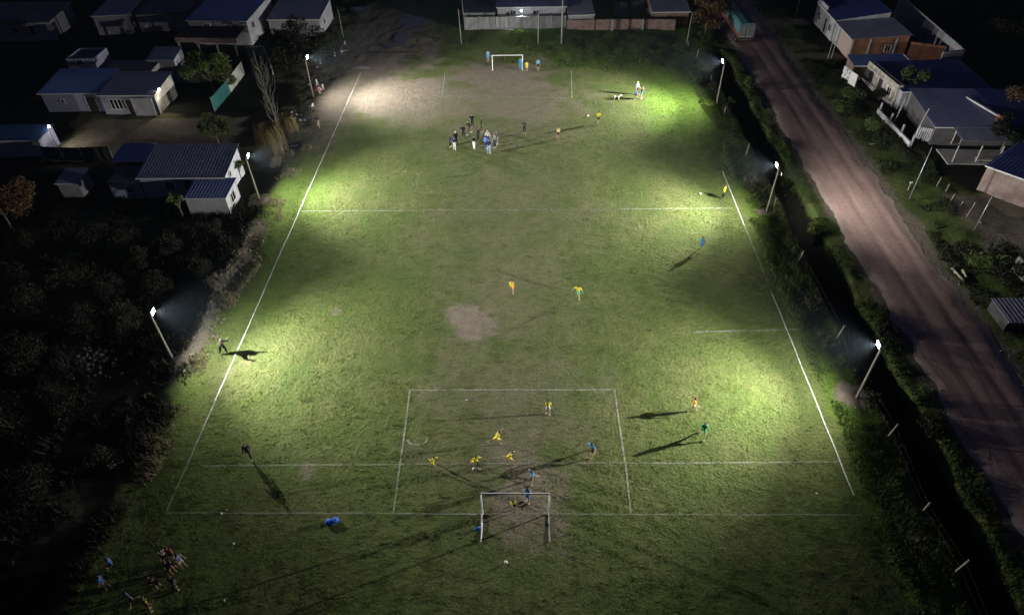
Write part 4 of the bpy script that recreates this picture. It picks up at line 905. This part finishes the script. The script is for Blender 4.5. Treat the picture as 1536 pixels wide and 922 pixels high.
u1, u2 = at(258, 124), at(300, 124); bwall('garden_wall', 'low wall behind the small clothes line yard beside the green tree', [(u1.x, u1.y), (u2.x, u2.y)], 1.1, GREYW)
# house lamps that are lit
def walllamp(label, px, py, z, pw, aim, post=False, c=(1, .9, .75), cone=140):
    p = at(px, py, z); t = thing('wall_lamp', label, 'lamp', p); a = Vector(aim).normalized()
    b = MB().box((-a.x*.08, -a.y*.08, .02), (.18, .18, .14)).build('lamp_body', DARKM, t); MB().ball((a.x*.10, a.y*.10, -.02), .15, 10, 6).build('lit_bulb', emat('lit_bulb', c, 55), t, True)
    if post: MB().tube([(-a.x*.1, -a.y*.1, -z), (-a.x*.1, -a.y*.1, .1)], .05, 7).build('post', WOOD, t)
    L = bpy.data.lights.new('wall_lamp_light', 'SPOT'); L.energy = pw; L.spot_size = R(cone); L.spot_blend = .6; L.shadow_soft_size = .06; L.color = c
    lo = bpy.data.objects.new('wall_lamp_light', L); COL.objects.link(lo); lo.parent = t; lo.location = a*.22; lo.rotation_euler = a.to_track_quat('-Z', 'Y').to_euler()
walllamp('lit lamp under the eave at the end of the dark roofed white house', 238, 134, 3.0, 170, (.5, -.35, -.75), False, (1, .92, .76))
walllamp('lit lamp on a post above the green netting fence', 72, 190, 3.0, 380, (.75, .35, -.55), True, (1, .95, .82))
walllamp('lit lamp on the white front of the house behind the concrete wall', 782, 16, 3.0, 190, (0, -.5, -.85), False, (.85, .93, 1.0))

# ------------------------------------------------------------------ truck
def truck():
    a, b = at(1101, 68), at(1130, 67); c = (a+b)/2
    t = thing('truck', 'covered truck with teal tarpaulin and red lower sides parked at the road', 'truck', (c.x+.1, c.y, .05), R(1.5)); w = 2.5; L = 9.2
    tarp = mat('teal_tarpaulin', (.09, .22, .22), (.06, .16, .17), .7, .6, .3, bump=.02); red = mat('red_truck_paint', (.22, .055, .045), (.16, .05, .04), 1.5, .6); rear = mat('grey_rear_gate', (.24, .25, .25), (.16, .17, .17), 1.4, .7)
    MB().box((0, L/2, 1.05), (w, L, .16)).build('bed', DARKM, t)
    for s in (-1, 1):
        for k in range(6): MB().box((s*(w/2-.03), (k+.5)*L/6, 1.55), (.06, L/6-.05, .8)).build('side_panel', red, t)
    V = []; F = []; n = 24
    for j in range(n+1):
        y = .05+j*(L-.1)/n; sag = .035*math.sin(j*math.pi/2)**2
        for x, z in ((-w/2-.01, 1.7), (-w/2-.01, 2.95), (-w/2+.25, 3.2), (0, 3.32), (w/2-.25, 3.2), (w/2+.01, 2.95), (w/2+.01, 1.7)): V.append((x*(1-.01*sag), y, z-sag*(z > 2)))
    for j in range(n):
        for i in range(6): F.append((j*7+i, j*7+7+i, j*7+8+i, j*7+i+1))
    F += [tuple(range(7)), tuple(n*7+6-i for i in range(7))]
    MB().add(V, F).build('tarpaulin', tarp, t)
    g = MB().box((0, .0, 2.0), (w-.1, .08, 1.9)).build('rear_gate', rear, t)
    for s in (-.9, -.3, .35, .95): MB().box((s, -.06, 2.0), (.05, .04, 1.85)).build('gate_bar', GALV, g)
    for s in (-1, 1): MB().box((s*.95, -.05, 1.15), (.35, .05, .16)).build('tail_light', mat('tail_lens', (.4, .02, .02), None or (.3, .02, .02), 5, .3), t)
    for s in (-.75, -.35, .2, .6): MB().box((s, -.055, 1.28), (.22, .03, .12)).build('reflector', WHITEP, t)
    MB().box((0, .05, .72), (2.2, .1, .12)).build('bumper', GALV, t)
    for y in (1.2, 2.5, 8.9, 11.2):
        for s in (-1, 1):
            q = MB().torus((s*(w/2-.2), y, .48), .34, .15, 'x', 18, 8).build('wheel', cloth((.015, .015, .015)), t, True); MB().tube([(s*(w/2-.12), y, .48), (s*(w/2-.06), y, .48)], .2, 10).build('rim', GALV, q)
    MB().box((0, L+1.0, .75), (1.0, 3.2, .25)).build('chassis', DARKM, t)
    MB().prism([(-1.15, L+.5, .8), (-1.15, L+2.6, .8), (-1.15, L+2.7, 1.7), (-1.15, L+2.3, 2.8), (-1.15, L+.5, 2.8)], (2.3, 0, 0)).build('cab', red, t)
    for s in (-1, 1): MB().box((s*1.16, L+1.7, 2.2), (.03, 1.0, .7)).build('side_window', GLASS, t)
    w_ = MB().box((0, L+2.53, 2.25), (2.0, .03, .85)).build('windscreen', GLASS, t); w_.rotation_euler = (0, 0, 0)
truck()

# ------------------------------------------------------------------ trees and shrubs
def leaf_cloud(C, n, size, spread, squash=.8):
    """n leaves round each clump centre C[k] with radius spread[k]"""
    C = np.asarray(C, float); k = len(C); idx = RNG.integers(0, k, n); d = RNG.normal(0, 1, (n, 3)); d /= np.linalg.norm(d, axis=1)[:, None]
    r = np.asarray(spread)[idx]*RNG.uniform(.35, 1.05, n)**.6; P = C[idx]+d*r[:, None]*np.array([1, 1, squash])
    a = RNG.normal(0, 1, (n, 3)); a /= np.linalg.norm(a, axis=1)[:, None]; b = np.cross(a, RNG.normal(0, 1, (n, 3))); b /= np.linalg.norm(b, axis=1)[:, None]
    s = size*RNG.uniform(.6, 1.4, n)[:, None]
    V = np.stack([P-a*s, P+b*s*.45, P+a*s, P-b*s*.45], 1).reshape(-1, 3); F = np.arange(4*n).reshape(-1, 4)
    return V, F
def limbs(h, crown_r, n=6, r0=.14, z0=.4):
    b = MB(); tips = []; b.tube([(0, 0, -.2), (.05*h*.1, 0, h*.35), (random.uniform(-.1, .1)*h*.3, random.uniform(-.1, .1)*h*.3, h*.75)], [r0, r0*.75, r0*.3], 8)
    for k in range(n):
        a = 2*math.pi*k/n+random.uniform(-.4, .4); z = h*random.uniform(z0*.7, z0*1.4); e = Vector((math.cos(a)*crown_r*random.uniform(.55, .9), math.sin(a)*crown_r*random.uniform(.55, .9), h*random.uniform(.6, .92)))
        m = Vector((e.x*.45, e.y*.45, z+(e.z-z)*.6)); b.tube([(0, 0, z), m, e], [r0*.5, r0*.33, r0*.1], 6); tips.append(e)
    return b, tips
BARK = mat('bark', (.16, .13, .10), (.10, .085, .065), 5, .95, bump=.02, stretch=(1, 1, .3))
def tree(name, label, base, h, r, m, n=3000, leaf=.16, cat='tree', group=None, z0=.35, low=.35, clumps=14):
    p = at(*base) if len(base) == 2 and max(abs(base[0]), abs(base[1])) > 0 else Vector((*base, 0))
    t = thing(name, label, cat, (p.x, p.y, gz1(p.x, p.y)), random.uniform(0, 6), group)
    b, tips = limbs(h, r, 7, .06+.012*h); b.build('trunk', BARK, t, True)
    C = [tuple(e) for e in tips]
    while len(C) < clumps:
        a = random.uniform(0, 6.28); q = r*math.sqrt(random.uniform(0, .8)); C.append((q*math.cos(a), q*math.sin(a), h*random.uniform(low, .95)-(q/r)**2*h*.12))
    V, F = leaf_cloud(C, n, leaf, [r*random.uniform(.22, .48) for _ in C]); npmesh('crown', V, F, m, t, None, 4); return t
def shrub(label, base, h, r, m, n=1300, leaf=.13, group=None, name='shrub'):
    p = at(*base); t = thing(name, label, 'shrub', (p.x, p.y, gz1(p.x, p.y)), random.uniform(0, 6), group)
    b = MB(); C = []
    for k in range(8):
        a = random.uniform(0, 6.28); q = r*random.uniform(.2, .8); e = Vector((q*math.cos(a), q*math.sin(a), h*random.uniform(.35, .85))); b.tube([(0, 0, -.1), e*.5+Vector((0, 0, h*.1)), e], [.05, .03, .012], 5); C.append(tuple(e))
    b.build('stems', BARK, t, True); V, F = leaf_cloud(C, n, leaf, [min(r, h)*random.uniform(.3, .75) for _ in C]); V[:, 2] = np.maximum(V[:, 2], .02)
    npmesh('foliage', V, F, m, t, None, 4); return t
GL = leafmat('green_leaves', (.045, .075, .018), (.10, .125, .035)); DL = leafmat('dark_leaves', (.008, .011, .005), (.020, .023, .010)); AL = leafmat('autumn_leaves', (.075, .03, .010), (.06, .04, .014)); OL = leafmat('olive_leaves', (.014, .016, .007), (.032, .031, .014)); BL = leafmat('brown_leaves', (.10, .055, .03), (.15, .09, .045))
tree('leafy_tree', 'rounded green tree in front of the red porch', (322, 140), 5.4, 3.3, GL, 5200, .17)
tree('leafy_tree', 'smaller bright green tree behind the dark blue roof', (330, 222), 4.2, 1.9, GL, 2600, .15)
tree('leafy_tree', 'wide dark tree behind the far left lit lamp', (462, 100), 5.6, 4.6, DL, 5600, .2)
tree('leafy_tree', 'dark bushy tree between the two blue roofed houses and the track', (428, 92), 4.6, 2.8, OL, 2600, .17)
tree('autumn_tree', 'orange leaved tree at the left edge beside the dark sheds', (20, 345), 5.5, 3.4, AL, 4200, .17)
tree('autumn_tree', 'brown leaved tree between the sheds and the parked truck', (1058, 50), 6.0, 3.0, BL, 3200, .18)
tree('leafy_tree', 'dark tree in front of the mottled cream facade', (1362, 148), 4.0, 2.0, GL, 2200, .15)
tree('leafy_tree', 'dark tree at the far end of the porch posts', (1500, 228), 4.2, 2.2, DL, 2400, .16)
tree('autumn_tree', 'dull reddish tree right of the patched roof house', (1528, 182), 4.5, 2.6, BL, 2400, .17)
tree('leafy_tree', 'dark tree in the unlit garden behind the deep blue roof', (1505, 78), 4.6, 3.0, DL, 2600, .18)
tree('sapling', 'thin sapling in front of the long low house', (275, 326), 3.2, .9, GL, 700, .15, z0=.6, low=.6, clumps=8)
tree('sapling', 'small leafy sapling between the lit gable and the lamp pole', (362, 268), 2.6, .8, GL, 600, .13, z0=.5, low=.5, clumps=8)
def poplar():
    p = at(423, 226); t = thing('leafless_tree', 'tall leafless tree with upright pale branches beside the golden bush', 'tree', (p.x, p.y, 0)); b = MB(); h = 12.5
    b.tube([(0, 0, -.2), (.2, 0, h*.35), (-.2, .2, h*.7), (-.3, .2, h)], [.24, .17, .09, .02], 8)
    for k in range(46):
        z = h*random.uniform(.12, .85); a = random.uniform(0, 6.28); L = h*random.uniform(.12, .34)*(1.1-z/h*.6); o = random.uniform(.22, .5)
        s = Vector((.2-.5*z/h, .2*z/h, z)); e = s+Vector((math.cos(a)*L*o, math.sin(a)*L*o, L)); m = s.lerp(e, .5)+Vector((math.cos(a)*L*.12, math.sin(a)*L*.12, -L*.04)); r = .07*(1-z/h)+.02
        b.tube([s, m, e], [r, r*.6, r*.2], 5)
        for q in range(3):
            f = random.uniform(.3, .9); s2 = s.lerp(e, f); a2 = a+random.uniform(-1.2, 1.2); L2 = L*.4; b.tube([s2, s2+Vector((math.cos(a2)*L2*.4, math.sin(a2)*L2*.4, L2))], [r*.35, r*.1], 4)
    b.build('trunk', mat('pale_bark', (.10, .093, .08), (.065, .06, .052), 5, .95), t, True)
poplar()
def golden(px, py, h, r, label):
    p = at(px, py); t = thing('golden_bush', label, 'bush', (p.x, p.y, 0)); b = MB()
    for k in range(10): a = random.uniform(0, 6.28); b.tube([(0, 0, -.1), (math.cos(a)*r*.2, math.sin(a)*r*.2, h*.5), (math.cos(a)*r*.5, math.sin(a)*r*.5, h*.85)], [.07, .05, .02], 5)
    b.build('stems', BARK, t, True); n = 420; V = []; F = []
    for k in range(n):
        a = random.uniform(0, 6.28); q = r*math.sqrt(random.random())*.6; z = h*random.uniform(.35, 1.0)*(1-.25*q/r); L = random.uniform(.35, .85)*z; ww = random.uniform(.02, .04); d = Vector((math.cos(a), math.sin(a), 0)); s = Vector((-d.y, d.x, 0))*ww
        c = d*q+Vector((0, 0, z)); pts = [c, c+d*r*.3+Vector((0, 0, .05)), c+d*r*.42-Vector((0, 0, L*.5)), c+d*r*.46-Vector((0, 0, L))]; i0 = len(V)
        for j, x in enumerate(pts): V += [x-s*(1-.25*j), x+s*(1-.25*j)]
        F += [(i0+2*j, i0+2*j+1, i0+2*j+3, i0+2*j+2) for j in range(3)]
    MB().add(V, F).build('foliage', leafmat('golden_strands', (.10, .08, .03), (.19, .15, .06)), t)
golden(412, 232, 4.6, 1.9, 'golden drooping bush below the tall leafless tree')
golden(436, 200, 3.0, 1.2, 'smaller golden bush close to the motorcycles')
OWN = {(325, 352): 'small shrub between the white annex and the pale stony bank', (292, 352): 'small shrub in the dark right below the white annex', (300, 408): 'small shrub touching the pale stony bank beside the touch line',
       (238, 432): 'shrub closest to the lit lamp head of the pole beside the photographer', (140, 492): 'shrub standing just above the rubble heap in the scrub', (40, 545): 'shrub at the left end of the rubble heap in the scrub',
       (150, 690): 'smallest low shrub at the dark edge of the near pitch corner', (60, 372): 'dark shrub right in front of the orange tree', (60, 730): 'dark shrub above the person in blue sitting farthest from the pitch', (195, 486): 'shrub between the rubble heap and the lit pole'}
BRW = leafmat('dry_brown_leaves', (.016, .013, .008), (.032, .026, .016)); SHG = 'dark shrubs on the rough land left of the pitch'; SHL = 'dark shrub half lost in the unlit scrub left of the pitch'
for px, py, h, r in ((60, 372, 2.2, 1.8), (135, 372, 2.4, 2.0), (190, 365, 1.7, 1.5), (112, 432, 2.2, 1.9), (170, 440, 2.0, 1.8), (238, 432, 1.6, 1.4), (60, 468, 2.4, 2.0), (195, 486, 1.9, 1.6), (292, 352, 1.3, 1.1), (255, 378, 1.5, 1.3), (325, 352, 1.2, 1.0), (140, 492, 2.2, 1.7), (300, 408, 1.2, 1.0), (40, 545, 2.4, 2.0), (210, 398, 1.6, 1.3), (20, 640, 2.2, 2.0), (95, 610, 1.6, 1.5), (60, 730, 1.8, 1.6), (150, 690, 1.0, .9), (30, 420, 2.2, 1.8)):
    shrub(OWN.get((px, py), SHL), (px, py), h, r, random.choice((DL, OL, DL, BRW)), int(1500+900*r), .085, SHG)
VG = 'shrubs on the verges'
for lab, px, py, h, r, m in (('green bush between the driveway and the mottled cream facade', 1278, 150, 1.6, 1.4, GL), ('green bush beside the road close to the white slatted fence', 1308, 196, 1.5, 1.3, GL), ('weedy bush by the corner of the cream facade', 1318, 150, 1.7, 1.2, OL), ('dark bush on the verge below the painted board', 1262, 168, 1.3, 1.3, GL),
        ('large dark bush where logs lie at the roadside', 1475, 400, 1.9, 1.7, GL), ('dark bush between the logs and the pale shed roof', 1505, 425, 1.9, 1.6, DL), ('bush at the roadside left of the logs', 1448, 385, 1.2, 1.1, OL), ('dark bush above the roadside logs', 1500, 385, 1.7, 1.5, DL),
        ('small spiky bush at the foot of the pole in pale earth', 1312, 606, .9, .7, OL), ('bush on the ditch bank below the halfway lamp', 1225, 345, 1.0, .8, GL), ('bush on the ditch bank opposite the truck', 1120, 130, 1.3, 1.0, GL), ('bush on the road side of the ditch near the bottom lamp', 1395, 640, 1.2, .9, DL), ('bush on the road side of the ditch in shade', 1330, 505, 1.2, .9, DL), ('bush at the ditch edge close to the far right lamp', 1096, 150, 1.1, .9, GL)):
    shrub(lab, (px, py), h, r, m, int(700+500*r), .12, VG)
def logs():
    for lab, a, b in (('long pale log lying at the roadside', (1427, 404), (1445, 422)), ('shorter pale log lying next to the long log', (1443, 407), (1449, 418))):
        p, q = at(*a), at(*b); c = (p+q)/2; t = MB().tube([p-c, (q-c)*.1, q-c], [.13, .12, .14], 10).build('log', mat('pale_log', (.42, .38, .30), (.30, .27, .21), 4, .9), None, True); t.location = (c.x, c.y, gz1(c.x, c.y)+.14); tag(t, lab, 'log', 'roadside logs')
    p, q = at(1305, 218), at(1329, 217); c = (p+q)/2; t = MB().tube([p-c, q-c], .06, 8).build('plank', PLAST); t.location = (c.x, c.y, gz1(c.x, c.y)+.1); tag(t, 'thin white pole lying on the verge grass', 'pole')
    p, q = at(711, 44), at(771, 47); c = (p+q)/2; t = MB().tube([p-c, q-c], .07, 8).build('pipe', PLAST); t.location = (c.x, c.y, gz1(c.x, c.y)+.25); tag(t, 'long white pipe lying at the foot of the concrete wall', 'pipe')
logs()

# ------------------------------------------------------------------ thin night mist that glows round the lamps
hm = bpy.data.materials.new('mist'); hm.use_nodes = True; ht = hm.node_tree; ht.nodes.clear()
ho = ht.nodes.new('ShaderNodeOutputMaterial'); hv = ht.nodes.new('ShaderNodeVolumePrincipled'); hv.inputs['Density'].default_value = .00009; hv.inputs['Color'].default_value = (.62, .82, 1, 1); hv.inputs['Anisotropy'].default_value = .1
ht.links.new(hv.outputs[0], ho.inputs['Volume'])
hz = MB().box((0, 500, 20), (6400, 7400, 46.4)).build('haze', hm); tag(hz, kind='stuff')
